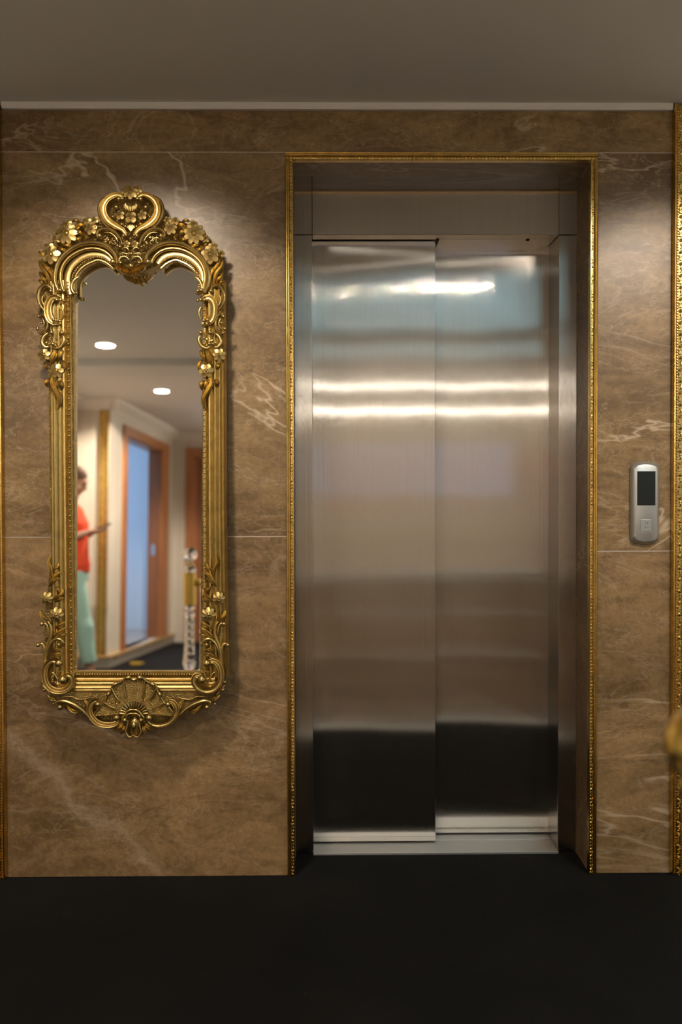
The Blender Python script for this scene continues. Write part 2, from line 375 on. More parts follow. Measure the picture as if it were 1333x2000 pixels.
# skirting with ledge
mb = MB(); wbox(mb, -.02, 2.28, 0, .036, 0, .085); wbox(mb, -.02, 2.28, 0, .045, .085, .105, 1)
mb.box(-2.34, -2.0, -5.50, -5.462, 0, .085); mb.box(-2.34, -1.995, -5.50, -5.452, .085, .105, 1)
struct('baseboard_corridor', mb, [pm('skirting_stone', (.36, .31, .26), .35), pm('skirting_ledge', (.52, .33, .13), .35)], smooth=False)
mb = MB(); mb.box(-2.34, -2.30, -5.46, -.01, 0, .10); struct('baseboard_left', mb, M_white, smooth=False)
# crown moulding
def crown(mb, P, Q, n):   # P, Q wall foot points, n outwards
    prof = [(0, 2.335), (.012, 2.335), (.016, 2.352), (.03, 2.362), (.05, 2.392), (.075, 2.41), (.085, 2.425), (.085, 2.441), (0, 2.441)]
    mb.rings([[(c[0]+n[0]*o, c[1]+n[1]*o, z) for o, z in prof] for c in (P, Q)])
mb = MB(); crown(mb, A-dW*.05, Bv+dW*.0, nW); crown(mb, (-2.34, -5.50), (-1.96, -5.50), (0, 1)); crown(mb, (-2.34, -4.02), (-2.34, -5.49), (1, 0)); crown(mb, (-1.86, -7.75), (2.5, -7.75), (0, 1))
struct('trim_3', mb, M_white)
mb = MB(); mb.rings([[(c[0]+o, c[1], z-.042) for o, z in [(0, 2.335), (.012, 2.335), (.016, 2.352), (.03, 2.362), (.05, 2.392), (.075, 2.41), (.085, 2.425), (.085, 2.441), (0, 2.441)]] for c in ((-2.34, .02), (-2.34, -3.62))])
struct('trim_4', mb, M_white)
# the blue-lit room behind the doorway
mb = MB(); mb.box(-4.0, -1.98, -8.44, -5.56, .06, .10); struct('floor_side_room', mb, M_tile, smooth=False)
mb = MB(); mb.box(-4.0, -1.87, -8.50, -8.44, .10, 2.6); mb.box(-4.06, -4.0, -8.44, -7.9, .10, 2.6); mb.box(-4.06, -4.0, -6.3, -5.56, .10, 2.6); mb.box(-4.06, -4.0, -7.9, -6.3, .10, .9); mb.box(-4.06, -4.0, -7.9, -6.3, 2.3, 2.6); mb.box(-4.0, -2.46, -5.62, -5.56, .10, 2.6)
struct('wall_side_room', mb, M_blue, smooth=False)
mb = MB(); mb.box(-4.06, -1.98, -8.5, -5.56, 2.6, 2.64); struct('ceiling_side_room', mb, M_blue, smooth=False)
mb = MB(); mb.box(-4.05, -4.03, -7.9, -6.3, .9, 2.3); struct('window_1', mb, M_sky, smooth=False)
# right wall with a small window, and added glowing ceiling panels that tint the door reflection teal
mb = MB(); mb.box(2.48, 2.60, -2.5, .03, 0, 2.5); mb.box(2.48, 2.60, -7.87, -3.5, 0, 2.5); mb.box(2.48, 2.60, -3.5, -2.5, 0, 1.10); mb.box(2.48, 2.60, -3.5, -2.5, 1.50, 2.5)
struct('wall_right', mb, M_paper, smooth=False)
mb = MB(); mb.box(2.55, 2.57, -3.5, -2.5, 1.10, 1.50); struct('window_2', mb, M_teal, smooth=False)
mb = MB(); mb.box(1.00, 2.30, -3.56, -1.50, 2.394, 2.401); struct('glow_panel_1', mb, M_glow_panel, smooth=False)
mb = MB(); mb.box(1.00, 2.30, -5.60, -4.08, 2.434, 2.441); struct('glow_panel_2', mb, M_glow_panel, smooth=False)
mb = MB()
for x0, x1, y0, y1, z in ((.98, 1.0, -3.58, -1.48, 2.40), (2.3, 2.32, -3.58, -1.48, 2.40), (1.0, 2.3, -1.5, -1.48, 2.40), (1.0, 2.3, -3.58, -3.56, 2.40), (.98, 1.0, -5.62, -4.06, 2.44), (2.3, 2.32, -5.62, -4.06, 2.44), (1.0, 2.3, -4.08, -4.06, 2.44), (1.0, 2.3, -5.62, -5.60, 2.44)):
    mb.box(x0, x1, y0, y1, z-.012, z)
struct('trim_5', mb, M_white, smooth=False)  # rims around the added glowing panels

# doorway 1 frame (casing, jamb, strike plate)
d1 = empty('door_1', W2(s0, 0, .10)); d1['kind'] = 'structure'
inv = Matrix.Translation(-Vector(W2(s0, 0, .10)))
def shift(mb, d): mb.v = [(x-d[0], y-d[1], z-d[2]) for x, y, z in mb.v]; return mb
o1 = W2(s0, 0, .10)
mb = MB(); wbox(mb, s0-.115, s0, 0, .022, .105, ztop+.10); wbox(mb, s1, s1+.30, 0, .022, .105, ztop+.10); wbox(mb, s0-.115, s1+.30, 0, .024, ztop, ztop+.10)
shift(mb, o1).build('casing', M_wood, d1, bevel=.003)
mb = MB(); wbox(mb, s0, s0+.012, -.13, 0, .10, ztop); wbox(mb, s1-.012, s1, -.13, 0, .10, ztop); wbox(mb, s0, s1, -.13, 0, ztop-.012, ztop)
shift(mb, o1).build('jamb_lining', M_wooddark, d1, smooth=False)
mb = MB(); wbox(mb, s1-.018, s1-.012, -.085, -.05, 1.0, 1.12); shift(mb, o1).build('strike_plate', M_chrome, d1, smooth=False, label='small metal lock plate')
# door 2 in the far wall
d2 = empty('door_2', (-1.70, -7.75, 0)); d2['kind'] = 'structure'
mb = MB(); mb.box(0, .10, 0, .025, 0, 2.25); mb.box(.80, .90, 0, .025, 0, 2.25); mb.box(0, .90, 0, .027, 2.15, 2.25)
mb.build('casing', M_wood, d2, bevel=.003)
mb = MB(); mb.box(.10, .80, -.09, -.05, 0, 2.15); lf = mb.build('door_leaf', M_wooddark, d2, smooth=False)
mb = MB(); mb.box(.10, .13, -.09, 0, 0, 2.15); mb.box(.77, .80, -.09, 0, 0, 2.15); mb.box(.1, .8, -.09, 0, 2.12, 2.15); mb.build('jamb_lining', M_wood, d2, smooth=False)
mb = MB(); mb.tube([(.72, -.05, 1.02), (.72, -.005, 1.02), (.62, 0, 1.02)], .009); mb.build('door_handle', M_chrome, d2)

# gold corner strips: carved mouldings
def carved(name, x0, x1, z0, z1, yb, label=None, mirror=False, rope=True, wdt=None):
    o = empty(name, ((x0+x1)/2, yb, z0), label=label, cat='moulding')
    W_ = x1-x0; mb = MB(); h = z1-z0
    prof = [(-W_/2, 0), (-W_/2, -.012), (-W_/2+.003, -.020), (-W_/2+.007, -.021), (-W_/2+.010, -.016), (-W_/2+.012, -.012), (W_/2-.012, -.012), (W_/2-.010, -.016), (W_/2-.007, -.021), (W_/2-.003, -.020), (W_/2, -.012), (W_/2, 0)]
    mb.rings([[(x, y, z) for x, y in prof] for z in (0, h)]); mb.build('backing', M_trim, o, smooth='all' if False else True)
    mb = MB(); n = int(h/.0085)
    for i in range(n):
        z = (i+.5)*h/n
        for sx in (-1, 1):
            mb.ball((sx*(W_/2-.0145), -.0135, z), (.0030, .0032, .0046), 6, 4, M=Matrix.Rotation(.6*sx, 3, 'Y'))
    mb.build('rope_edge', M_trim, o)
    mb = MB(); n = int(h/.036); hw = W_/2-.018
    for i in range(n):
        zc = (i+.5)*h/n; sg = 1 if i % 2 else -1; pts = []
        for k in range(15):
            t = k/14; a = PI*(1.15-2.1*t); rr = hw*(.25+.75*t)
            pts.append((sg*rr*math.cos(a)*.95, -.0145, zc+rr*math.sin(a)*1.0))
        mb.tube(pts, [.0009+.0010*math.sin(PI*min(1, (k+1)/15)) for k in range(15)], 6)
        mb.ball((pts[0][0], -.0165, pts[0][2]), .0034, 7, 5)
        for dz, rx in ((.021, -.5), (-.021, .5), (.012, 1.1), (-.012, -1.1)):
            mb.ball((sg*hw*.55*(1 if dz > 0 else -1), -.0138, zc+dz), (.0026, .0035, .0075), 6, 4, M=Matrix.Rotation(rx*sg, 3, 'Y'))
    mb.build('scroll_carving', M_trim, o)
    return o
carved('gold_moulding', 1.0595, 1.1080, 0.002, 2.397, 0, 'carved gold moulding strip right of the elevator, floor to ceiling')
carved('gold_moulding', XL-.0545, XL-.0035, 0.002, 2.390, 0, 'carved gold moulding strip at the left edge beside the mirror wall')
_c = carved('gold_moulding', -2.128, -2.040, .105, 2.335, -5.50, 'gold moulding strip on the corridor corner, seen in the mirror')
_c.rotation_euler = (0, 0, PI)

# door surround trim of the marble opening (three gilt lengths)
surr = empty('gold_door_surround', ((ox0+ox1)/2, 0, 0), label='narrow gilt trim framing the marble opening around the elevator', cat='door trim')
def trimlen(name, P, Q, side, parent, mitre=.0):
    # P->Q direction; side = outward direction from opening, in wall plane
    P = Vector(P); Q = Vector(Q); sd = Vector(side); out = Vector((0, -1, 0)); d = (Q-P).normalized(); L_ = (Q-P).length
    prof = [(-.003, .16*0), (-.003, .003), (.002, .0042), (.0055, .0040), (.0065, .0065), (.0085, .0095), (.0110, .0105), (.0135, .0092), (.0145, .0070), (.0158, .0082), (.0180, .0090), (.0198, .0070), (.0205, .0)]
    mb = MB()
    mb.rings([[tuple(P + sd*a + out*b_ + d*(-a*mitre)) for a, b_ in prof], [tuple(Q + sd*a + out*b_ + d*(a*mitre if name == 'top_trim' else 0)) for a, b_ in prof]])
    # return leg going into the reveal
    mb.rings([[tuple(c + sd*a + out*b_) for a, b_ in [(-.003, .006), (-.003, -.020), (.0, -.020), (.0, .006)]] for c in (P, Q)])
    o = mb.build(name, M_trim, parent)
    mb = MB(); n = int(L_/.0105); 
    for i in range(n):
        c = P + d*((i+.5)*L_/n)
        ph = i % 5
        r = (.0030, .0028, .0052) if ph < 3 else (.0022, .0022, .0036)
        an = (.7 if i % 2 else -.7) if ph < 3 else 0
        Mx = Matrix.Rotation(an, 3, 'Y') if abs(d.z) > .5 else Matrix.Rotation(PI/2+an, 3, 'Y')
        q = c + sd*(.0020 if ph < 3 else .0010) + out*.0045
        mb.ball(q, r, 7, 5, M=Mx)
    mb.build('leaf_pattern', M_trim, o)
    return o
cx = (ox0+ox1)/2
trimlen('left_trim', (ox0-cx, 0, 0.001), (ox0-cx, 0, oz), (-1, 0, 0), surr)
trimlen('right_trim', (ox1-cx, 0, 0.001), (ox1-cx, 0, oz), (1, 0, 0), surr)
trimlen('top_trim', (ox0-cx-.019, 0, oz), (.2516-cx-.0008, 0, oz), (0, 0, 1), surr)
trimlen('top_trim', (.2516-cx+.0008, 0, oz), (ox1-cx+.019, 0, oz), (0, 0, 1), surr)

# ------------------------------------------------------------------ elevator
fy = .163; LZ = 2.042; jx0, jx1 = -.0625, .7500
fr = empty('elevator_frame', ((jx0+jx1)/2, fy, 0), label='brushed steel frame and deep lintel around the elevator doors', cat='elevator frame')
def fbox(mb, x0, x1, y0, y1, z0, z1): mb.box(x0-(jx0+jx1)/2, x1-(jx0+jx1)/2, y0-fy, y1-fy, z0, z1)
for x0, x1 in ((ox0, jx0), (jx1, ox1+.013)):
    mb = MB(); fbox(mb, x0, x1, fy, fy+.004, 0, LZ-.001)
    if x0 < 0: fbox(mb, x1-.004, x1, fy+.004, .30, 0, LZ-.001)
    else: fbox(mb, x0, x0+.004, fy+.004, .335, 0, LZ-.001)
    mb.build('jamb', M_steel_jamb, fr, smooth=False, bevel=.0012)
    mb = MB(); fbox(mb, x0, x1, fy-.0005, fy+.0035, LZ+.001, oz+.02); mb.build('corner_panel', M_steel_jamb, fr, smooth=False, bevel=.001)
mb = MB(); fbox(mb, jx0+.001, jx1-.001, fy-.002, fy+.003, LZ, oz+.02); fbox(mb, jx0+.001, jx1-.001, fy+.003, .222, LZ, LZ+.004)
fbox(mb, .35, jx1-.001, .222, .335, LZ+.0, LZ+.004)
mb.build('lintel', M_steel, fr, smooth=False, bevel=.0012)
mb = MB(); mb.ball((.660-(jx0+jx1)/2, .225-fy, LZ-.001), (.007, .007, .003), 12, 6); mb.build('sensor_hole', M_dark, fr)
# slight dark gap behind the lintel
mb = MB(); fbox(mb, .352, .362, .222, .300, LZ-.004, LZ+.02); mb.build('door_guide', M_dark, fr, smooth=False)
def door(x0, x1, y, z0, z1, lab):
    o = empty('elevator_door_panel', ((x0+x1)/2, y, z0), label=lab, cat='elevator door')
    mb = MB(); h = (x1-x0)/2
    mb.box(-h, h, 0, .028, 0, z1-z0); mb.build('steel_sheet', M_steel, o, smooth=False, bevel=.002)
    mb = MB(); mb.box(-h+.002, h-.002, -.0012, 0, .0012, .0165); mb.build('bottom_edge', M_steel_jamb, o, smooth=False)
    return o
door(jx0-.03, .3515, .235, .010, 2.12, 'left brushed steel elevator door panel, overlapping in front')
door(.30, jx1+.03, .302, .010, 2.12, 'right brushed steel elevator door panel, set back behind the other')
mb = MB(); mb.box(0, .812, 0, .095, 0, .006); mb.box(0, .812, .105, .19, 0, .006); mb.box(0, .812, 0, .19, -.02, .001)
sl = mb.build('elevator_sill', M_alu, smooth=False, bevel=.0008); sl.location = (jx0, fy-.012, 0)
tag(sl, 'scuffed pale aluminium sill strip under the elevator doors', 'sill')

# call panel
cp = empty('call_panel', (.9765, 0, 1.0365), label='silver elevator call panel with black display on marble wall', cat='call panel')
W_, H_ = .0905, .258
def panel_outline(sx, sy, inset=0):
    pts = []; hw = W_/2-inset; top = H_-inset; bot = inset; rc = .010
    for k in range(13):
        t = -1+2*k/12; pts.append((hw*t*.97, top-.009*t*t*1.0-(.004 if abs(t) == 1 else 0)))
    pts.append((hw, top-.018))
    pts.append((hw*.985, bot+.020))
    for k in range(13):
        t = 1-2*k/12; pts.append((hw*t*.93, bot+.008*t*t+(.003 if abs(t) == 1 else 0)))
    pts.append((-hw*.985, bot+.020)); pts.append((-hw, top-.018))
    return pts
mb = MB(); rg = []
for ins, dep in ((0, 0), (0, -.006), (.003, -.012), (.0085, -.018), (.0105, -.019)):
    rg.append([(x, dep, z) for x, z in panel_outline(1, 1, ins)])
mb.rings(rg); mb.build('housing', M_silver, cp)
mb = MB(); mb.box(-.0285, .0285, -.0196, -.0188, .122, .228); mb.build('display', M_screen, cp, smooth=False)
mb = MB(); mb.box(-.019, .017, -.0205, -.0185, .042, .079); bt = mb.build('call_button', pm('button_steel', (.40, .41, .39), .36, .7), cp, bevel=.0015)
mb = MB()
pts = [(.0045*math.cos(2*PI*k/16)+0.001, -.0208, .0615+.0045*math.sin(2*PI*k/16)) for k in range(17)]; mb.tube(pts, .0007, 6)
mb.tube([(-.006, -.0208, .053), (.008, -.0208, .053)], .0007, 6); mb.tube([(-.005, -.0208, .0695), (.007, -.0208, .0695)], .0007, 6); mb.tube([(.001, -.0208, .055), (.001, -.0208, .0575)], .0007, 6)
mb.build('button_symbol', M_chrome, bt)
mb = MB(); mb.box(-.020, .018, -.0195, -.0188, .0395, .0405); mb.build('button_groove', pm('groove_grey', (.75, .75, .72), .3, .8), cp, smooth=False)

# ------------------------------------------------------------------ ceiling downlights
for i, (x, y, z, P, cone, r) in enumerate(LIGHTS):
    labs = ['recessed round downlight near the marble wall, left of the elevator', 'recessed round downlight near the marble wall, right of the elevator',
            'round ceiling downlight before the beam, larger one seen in the mirror', 'round ceiling downlight beyond the beam, lower one in the mirror',
            'added round downlight close to the far wall', 'added round downlight in the far right corner of the ceiling', 'round downlight by the right wall with the small window']
    o = empty('ceiling_light', (x, y, z), label=labs[i], cat='ceiling light', group=None)
    mb = MB(); mb.lathe([(r, 0), (r+.014, 0), (r+.014, -.001), (r+.009, -.003), (r+.001, -.003), (r, -.0005)], n=32); mb.build('trim_ring', M_white, o)
    mb = MB(); mb.lathe([(.001, -.0065), (r*.95, -.0065), (r, -.0055), (r, -.001), (.001, -.001)], n=32); mb.build('lens', M_lens, o, smooth=False)
    ld = bpy.data.lights.new('lamp', 'SPOT'); ld.energy = P; ld.color = WARM; ld.spot_size = math.radians(cone); ld.spot_blend = .10 if cone > 155 else (.55 if i < 2 else .35); ld.shadow_soft_size = .10 if i < 2 else .008
    lo = bpy.data.objects.new('lamp', ld); COL.objects.link(lo); lo.location = (0, 0, -.016 if i < 2 else -.009); lo.parent = o
    if i < 2:    # adjustable wall washers, aimed at the marble
        lo.rotation_euler = (Vector(((-.60, 1.08)[i], 0, 1.42)) - Vector((x, y, z))).to_track_quat('-Z', 'Y').to_euler()
# two added light bars, unseen, placed to streak the steel doors
for zz, x0, x1, lab in ((2.335, -.78, .75, 'added light bar under the far crown moulding, for a door streak'), (2.03, -.74, .95, 'added light bar lower on the far wall, for a door streak')):
    o = empty('streak_bar', (x0, -7.75, zz), label=lab, cat='added light bar')
    mb = MB(); mb.box(0, x1-x0, 0, .03, -.02, .02); mb.build('housing', M_white, o, smooth=False)
    mb = MB(); mb.box(.01, x1-x0-.01, .03, .034, -.013, .013); mb.build('diffuser', M_bar, o, smooth=False)

# ------------------------------------------------------------------ balustrade: crystal posts and rails
def stair_post(loc, label, finial='crystal'):
    o = empty('stair_post', loc, label=label, cat='baluster post')
    if finial == 'crystal':
        mb = MB(); mb.ball((0, 0, 1.011), .0445, 32, 20); mb.lathe([(.016, .972), (.018, .958), (.030, .951), (.036, .944), (.028, .936), (.036, .926), (.040, .918), (.040, .903), (.030, .902)], n=24)
        mb.build('crystal_ball', M_glass, o)
        mb = MB(); mb.lathe([(.036, .702), (.0400, .704), (.0400, .898), (.036, .901), (.01, .901)], n=40)
        mb.build('gold_sleeve', M_brass, o)
    else:
        mb = MB(); mb.lathe([(.004, .962), (.016, .958), (.022, .948), (.034, .940), (.046, .926), (.054, .910), (.0575, .895), (.056, .880), (.050, .866), (.042, .856), (.036, .850), (.038, .842), (.036, .832), (.030, .820), (.028, .800), (.026, .72), (.028, .705), (.02, .700)], n=40)
        mb.build('gold_finial', M_brass, o)
    mb = MB(); pr = [(.020, .700), (.034, .695), (.036, .682), (.026, .668), (.024, .660), (.034, .650), (.034, .636), (.027, .626), (.030, .60)]
    pr += [(.030, .50), (.033, .42)]
    pr += [(.036, .375), (.040, .35), (.034, .318), (.022, .300), (.034, .290), (.042, .262), (.040, .235), (.026, .215), (.022, .205), (.034, .19), (.036, .10), (.044, .05), (.044, .012)]
    if finial != 'crystal': pr = [(r_*.62, z_) for r_, z_ in pr]
    mb.lathe(pr, n=28)
    for k in range(6 if finial == 'crystal' else 0): mb.ball((0, -.030, .585-.045*k), .010, 10, 6)
    mb.build('crystal_stem', M_glass, o)
    mb = MB(); mb.lathe([(.055, 0), (.055, .006), (.046, .012), (.02, .012)], n=32); mb.build('base_plate', M_brass, o)
    return o
stair_post((-.879, -2.9, 0), 'crystal stair post with clear ball and gold sleeve, seen in the mirror')
stair_post((.503, -1.6, 0), 'blurred gold-topped stair post at the right edge, nearest the camera', 'gold')
def rail(name, P, Q, r, mat, label, brk=True):
    P = Vector(P); Q = Vector(Q); o = empty(name, P, label=label, cat='handrail')
    mb = MB(); mb.tube([(0, 0, 0), tuple((Q-P)*.5), tuple(Q-P)], r, 16); mb.build('rail_tube', mat, o)
    if brk:
        d = (Q-P).normalized(); mb = MB(); mb.tube([tuple(-d*.03), tuple(d*.03)], r*1.35, 16); mb.ball(tuple(-d*.03), r*1.4, 12, 8); mb.build('end_bracket', M_brass, o)
    return o
rail('handrail', (-.822, -2.93, .838), (-.62, -6.2, .838), .019, M_glass, 'clear acrylic handrail with gold bracket behind the crystal post')
o = empty('glass_baluster', (-.846, -3.22, 0), label='slim clear baluster rod just behind the crystal post', cat='baluster')
mb = MB(); mb.lathe([(.002, 0), (.012, .001), (.012, .76), (.016, .765), (.016, .80), (.004, .805)], n=20)
for z in (.25, .5): mb.lathe([(.012, z), (.018, z+.01), (.018, z+.02), (.012, z+.03)], n=20)
mb.build('rod', M_glass, o)
mb = MB(); mb.lathe([(.03, 0), (.03, .005), (.014, .008), (.002, .008)], n=20); mb.build('foot', M_chrome, o)
M_acr = pm('polished_rail_metal', (.90, .92, .94), .18, 1)
rail('handrail', (.60, -1.6, .700), (2.30, -1.6, .700), .018, M_acr, 'upper pale rail of the balustrade right of the camera')
rail('handrail', (.60, -1.6, .476), (2.30, -1.6, .476), .009, M_acr, 'middle pale rail of the balustrade right of the camera')
rail('handrail', (.60, -1.6, .236), (2.30, -1.6, .236), .010, M_acr, 'lower pale rail of the balustrade right of the camera')
rail('handrail', (-.84, -2.9, .217), (-.45, -2.9, .217), .008, M_acr, 'short upper base rail beside the crystal post')
rail('handrail', (-.84, -2.9, .130), (-.45, -2.9, .130), .008, M_acr, 'short lower base rail beside the crystal post')

# low parapet added behind the camera to put a pale streak in the doors
sp_ = empty('streak_parapet', (.15, -3.05, 0), label='added low tan parapet with a white cap behind the camera, for a door streak', cat='parapet')
mb = MB(); mb.box(0, 2.30, -.24, 0, 0, .49); mb.build('wall_body', pm('tan_plaster', (.46, .33, .21), .6), sp_, smooth=False)
mb = MB(); mb.box(-.02, 2.32, -.30, .03, .49, .525); mb.build('stone_cap', pm('white_stone', (.90, .90, .88), .10), sp_, smooth=False, bevel=.012)

# small yellow wedge on carpet by the doorway
mb = MB(); mb.rings([[(x, -.045, z) for x, z in ((-.07, 0), (.07, 0), (.07, .004), (-.02, .022), (-.07, .024))], [(x, .045, z) for x, z in ((-.07, 0), (.07, 0), (.07, .004), (-.02, .022), (-.07, .024))]])
wd = mb.build('door_wedge', pm('yellow_rubber', (.62, .40, .04), .5), bevel=.003); wd.location = (-1.80, -5.72, .001); wd.rotation_euler = (0, 0, math.radians(-80))
tag(wd, 'flat yellow wedge on the dark carpet by the doorway, in the mirror', 'door wedge')

# ------------------------------------------------------------------ the gilt mirror
# design units (1/640 m, u right from 262, v down from 900) to metres on the frame plane
CU = [0.022182844811353183, 0.0015434250388066248, -3.2547772409879933e-07, -8.23177100759034e-09, 1.6515827334223632e-12]
CV = [-0.0022983471663857325, -2.978180310129668e-06, -0.0015476544474624457, -9.22154324422382e-09, 8.252381344379395e-09]
def UV(px, py):
    a = px-262; b_ = py-900; t = (1, a, b_, a*b_, b_*b_)
    return sum(c*x for c, x in zip(CU, t)), sum(c*x for c, x in zip(CV, t))
K = 1/646
def axis(py): return 258.6 + (py-700)*.0058 if py > 600 else 258.3 - (600-py)*.0030
def mir(pts): return [(2*axis(y)-x, y) + tuple(r) for x, y, *r in pts]
root = empty('wall_mirror', (-.62, -.027, 1.3001), (-.026, 0, 0), 'tall wall mirror in an ornate carved gold frame with floral crest', 'mirror')
def P3(px, py, w_): u, v = UV(px, py); return Vector((u, -w_, v))
def catmull(pts, n=6):
    out = []; P_ = [pts[0]] + list(pts) + [pts[-1]]
    for i in range(1, len(P_)-2):
        for k in range(n):
            t = k/n
            out.append(tuple(.5*((2*P_[i][j]) + (-P_[i-1][j]+P_[i+1][j])*t + (2*P_[i-1][j]-5*P_[i][j]+4*P_[i+1][j]-P_[i+2][j])*t*t + (-P_[i-1][j]+3*P_[i][j]-3*P_[i+1][j]+P_[i+2][j])*t**3) for j in range(len(pts[0]))))
    out.append(tuple(pts[-1])); return out
def strip(mb, pts, r0, w0, taper=(.5, .5), hr=1.1, groove=0, n=12, seg=6):
    """scroll band: pts (px,py), r0 half-width in units, w0 height of its centre line, groove adds fine ridges"""
    C = catmull([p[:2] for p in pts], seg); m = len(C); rs = []
    for i, (x, y) in enumerate(C):
        p = P3(x, y, w0); q = P3(*C[min(i+1, m-1)], w0) - P3(*C[max(i-1, 0)], w0)
        t = q.normalized() if q.length > 0 else Vector((1, 0, 0)); sd = Vector((t.z, 0, -t.x))
        f = i/(m-1); e = 1.0
        if f < .35: e = taper[0] + (1-taper[0])*math.sin(f/.35*PI/2)
        if f > .65: e = min(e, taper[1] + (1-taper[1])*math.sin((1-f)/.35*PI/2))
        r = r0*K*e; ring = []
        if groove:
            prof = [(-1, -.9), (-1, .15), (-.88, .62), (-.70, .66), (-.55, .36), (-.30, .18), (0, .15), (.30, .22), (.50, .48), (.62, .74), (.80, .80), (.96, .45), (1, -.9)]
            for a, b_ in prof: ring.append(tuple(p + sd*a*r*groove + Vector((0, -b_*r*hr, 0))))
        else:
            for k in range(n):
                th = 2*PI*k/n; ring.append(tuple(p + sd*math.cos(th)*r + Vector((0, -math.sin(th)*r*hr, 0))))
        rs.append(ring)
    mb.rings(rs)
def bead(mb, x, y, r, w_, sq=1.0, n=10): mb.ball(P3(x, y, w_), (r*K, r*K*sq, r*K), n, 7)
def leaf(mb, pts, r, w_, hr=.9):
    C = catmull([p[:2] for p in pts], 6); m = len(C); rs = []
    for i, (x, y) in enumerate(C):
        f = i/(m-1); lift = .006*math.sin(PI*f); p = P3(x, y, w_+lift); q = P3(*C[min(i+1, m-1)], w_) - P3(*C[max(i-1, 0)], w_)
        t = q.normalized(); sd = Vector((t.z, 0, -t.x)); e = max(.12, math.sin(PI*min(1, f*.82+.16)))**.8
        rr = r*K*e
        rs.append([tuple(p + sd*a*rr + Vector((0, -b_*rr*hr, 0))) for a, b_ in ((-1, -.5), (-1.0, .25), (-.62, .75), (-.25, .35), (0, .95), (.25, .35), (.62, .75), (1.0, .25), (1, -.5), (0, -1))])
    mb.rings(rs)
def flower(x, y, r, n, w_, rot=0, tilt=0, name='flower', core=8):
    mb = MB(); c = P3(x, y, w_)
    for k in range(n):
        a = rot + 2*PI*k/n; d = r*.60*K; q = c + Vector((math.cos(a)*d, 0, math.sin(a)*d))
        Mx = Matrix.Rotation(-a, 3, 'Y') @ Matrix.Rotation(.30, 3, 'Z') @ Matrix.Rotation(PI/2, 3, 'X')
        mb.ball(tuple(q), (r*.44*K, r*(1.25*PI/n)*.46*K+r*.08*K, r*.26*K), 10, 6, M=Mx, dent=.75)
    mb.ball(tuple(c+Vector((0, -.002, 0))), (r*.26*K, r*.20*K, r*.26*K), 10, 6)
    for k in range(core):
        a = 2*PI*k/core; mb.ball(tuple(c+Vector((math.cos(a)*r*.30*K, -.0045, math.sin(a)*r*.30*K))), r*.085*K, 6, 4)
    mb.ball(tuple(c+Vector((0, -.006, 0))), r*.10*K, 6, 4)
    return mb.build(name, M_gold, root)
def both(fn):
    fn(lambda p: p); fn(mir)
# ---- backing plate with the opening
outline_l = [(262,369),(246,371),(228,379),(210,386),(199,397),(196,412),(199,430),(186,431),(172,427),(152,434),(128,446),(108,462),(96,478),(84,492),(81,512),(82,560),(83,600),(86,640),(86,690),(93,712),(95,900),(98,1090),(92,1150),(86,1190),(86,1240),(87,1290),(88,1330),(96,1358),(116,1380),(140,1389),(168,1398),(196,1416),(225,1421),(250,1427),(266,1431)]
ol = outline_l + [(2*axis(y)-x, y) for x, y in reversed(outline_l[1:-1])]
hole_l = [(262,530),(246,528),(232,522),(219,513),(204,508),(190,508),(174,513),(160,523),(150,537),(144,556),(142,600),(143,800),(145,1000),(148,1311)]
hl = hole_l + [(2*(269.4 if x < 230 else 264)-x, y) for x, y in reversed(hole_l[1:])]
bm = bmesh.new()
def loop(pts, w_):
    vs = [bm.verts.new(P3(x, y, w_)) for x, y in pts]; return [bm.edges.new((vs[i], vs[(i+1) % len(vs)])) for i in range(len(vs))]
es = loop(ol, .036) + loop(hl, .036)
res = bmesh.ops.triangle_fill(bm, edges=es, use_beauty=True)
fs = [f for f in bm.faces]
for f in list(bm.faces):        # drop the faces inside the opening, if any
    c = f.calc_center_median()
ext = bmesh.ops.extrude_face_region(bm, geom=fs)
bmesh.ops.translate(bm, verts=[v for v in ext['geom'] if isinstance(v, bmesh.types.BMVert)], vec=(0, .036-.001, 0))
bmesh.ops.recalc_face_normals(bm, faces=bm.faces)
me = bpy.data.meshes.new('frame_back'); bm.to_mesh(me); bm.free(); me.materials.append(M_golds)
o = bpy.data.objects.new('frame_back', me); COL.objects.link(o); o.parent = root; o['label'] = 'stippled gold ground'
# ---- glass, leaning a little more upright than the frame
gx0, gz0 = UV(128, 1326); gx1, gz1 = UV(412, 500)
th2 = .018; hgt = gz1-gz0
mb = MB()
ya, yb_ = -.031, -.031+hgt*th2
mb.add([(gx0, ya, gz0), (gx1, ya, gz0), (gx1, yb_, gz1), (gx0, yb_, gz1), (gx0, ya+.003, gz0), (gx1, ya+.003, gz0), (gx1, yb_+.003, gz1), (gx0, yb_+.003, gz1)], [(0,1,2,3),(7,6,5,4),(0,4,5,1),(1,5,6,2),(2,6,7,3),(3,7,4,0)])
mb.build('mirror_glass', M_mirror, root, smooth=False, label='reflecting glass')
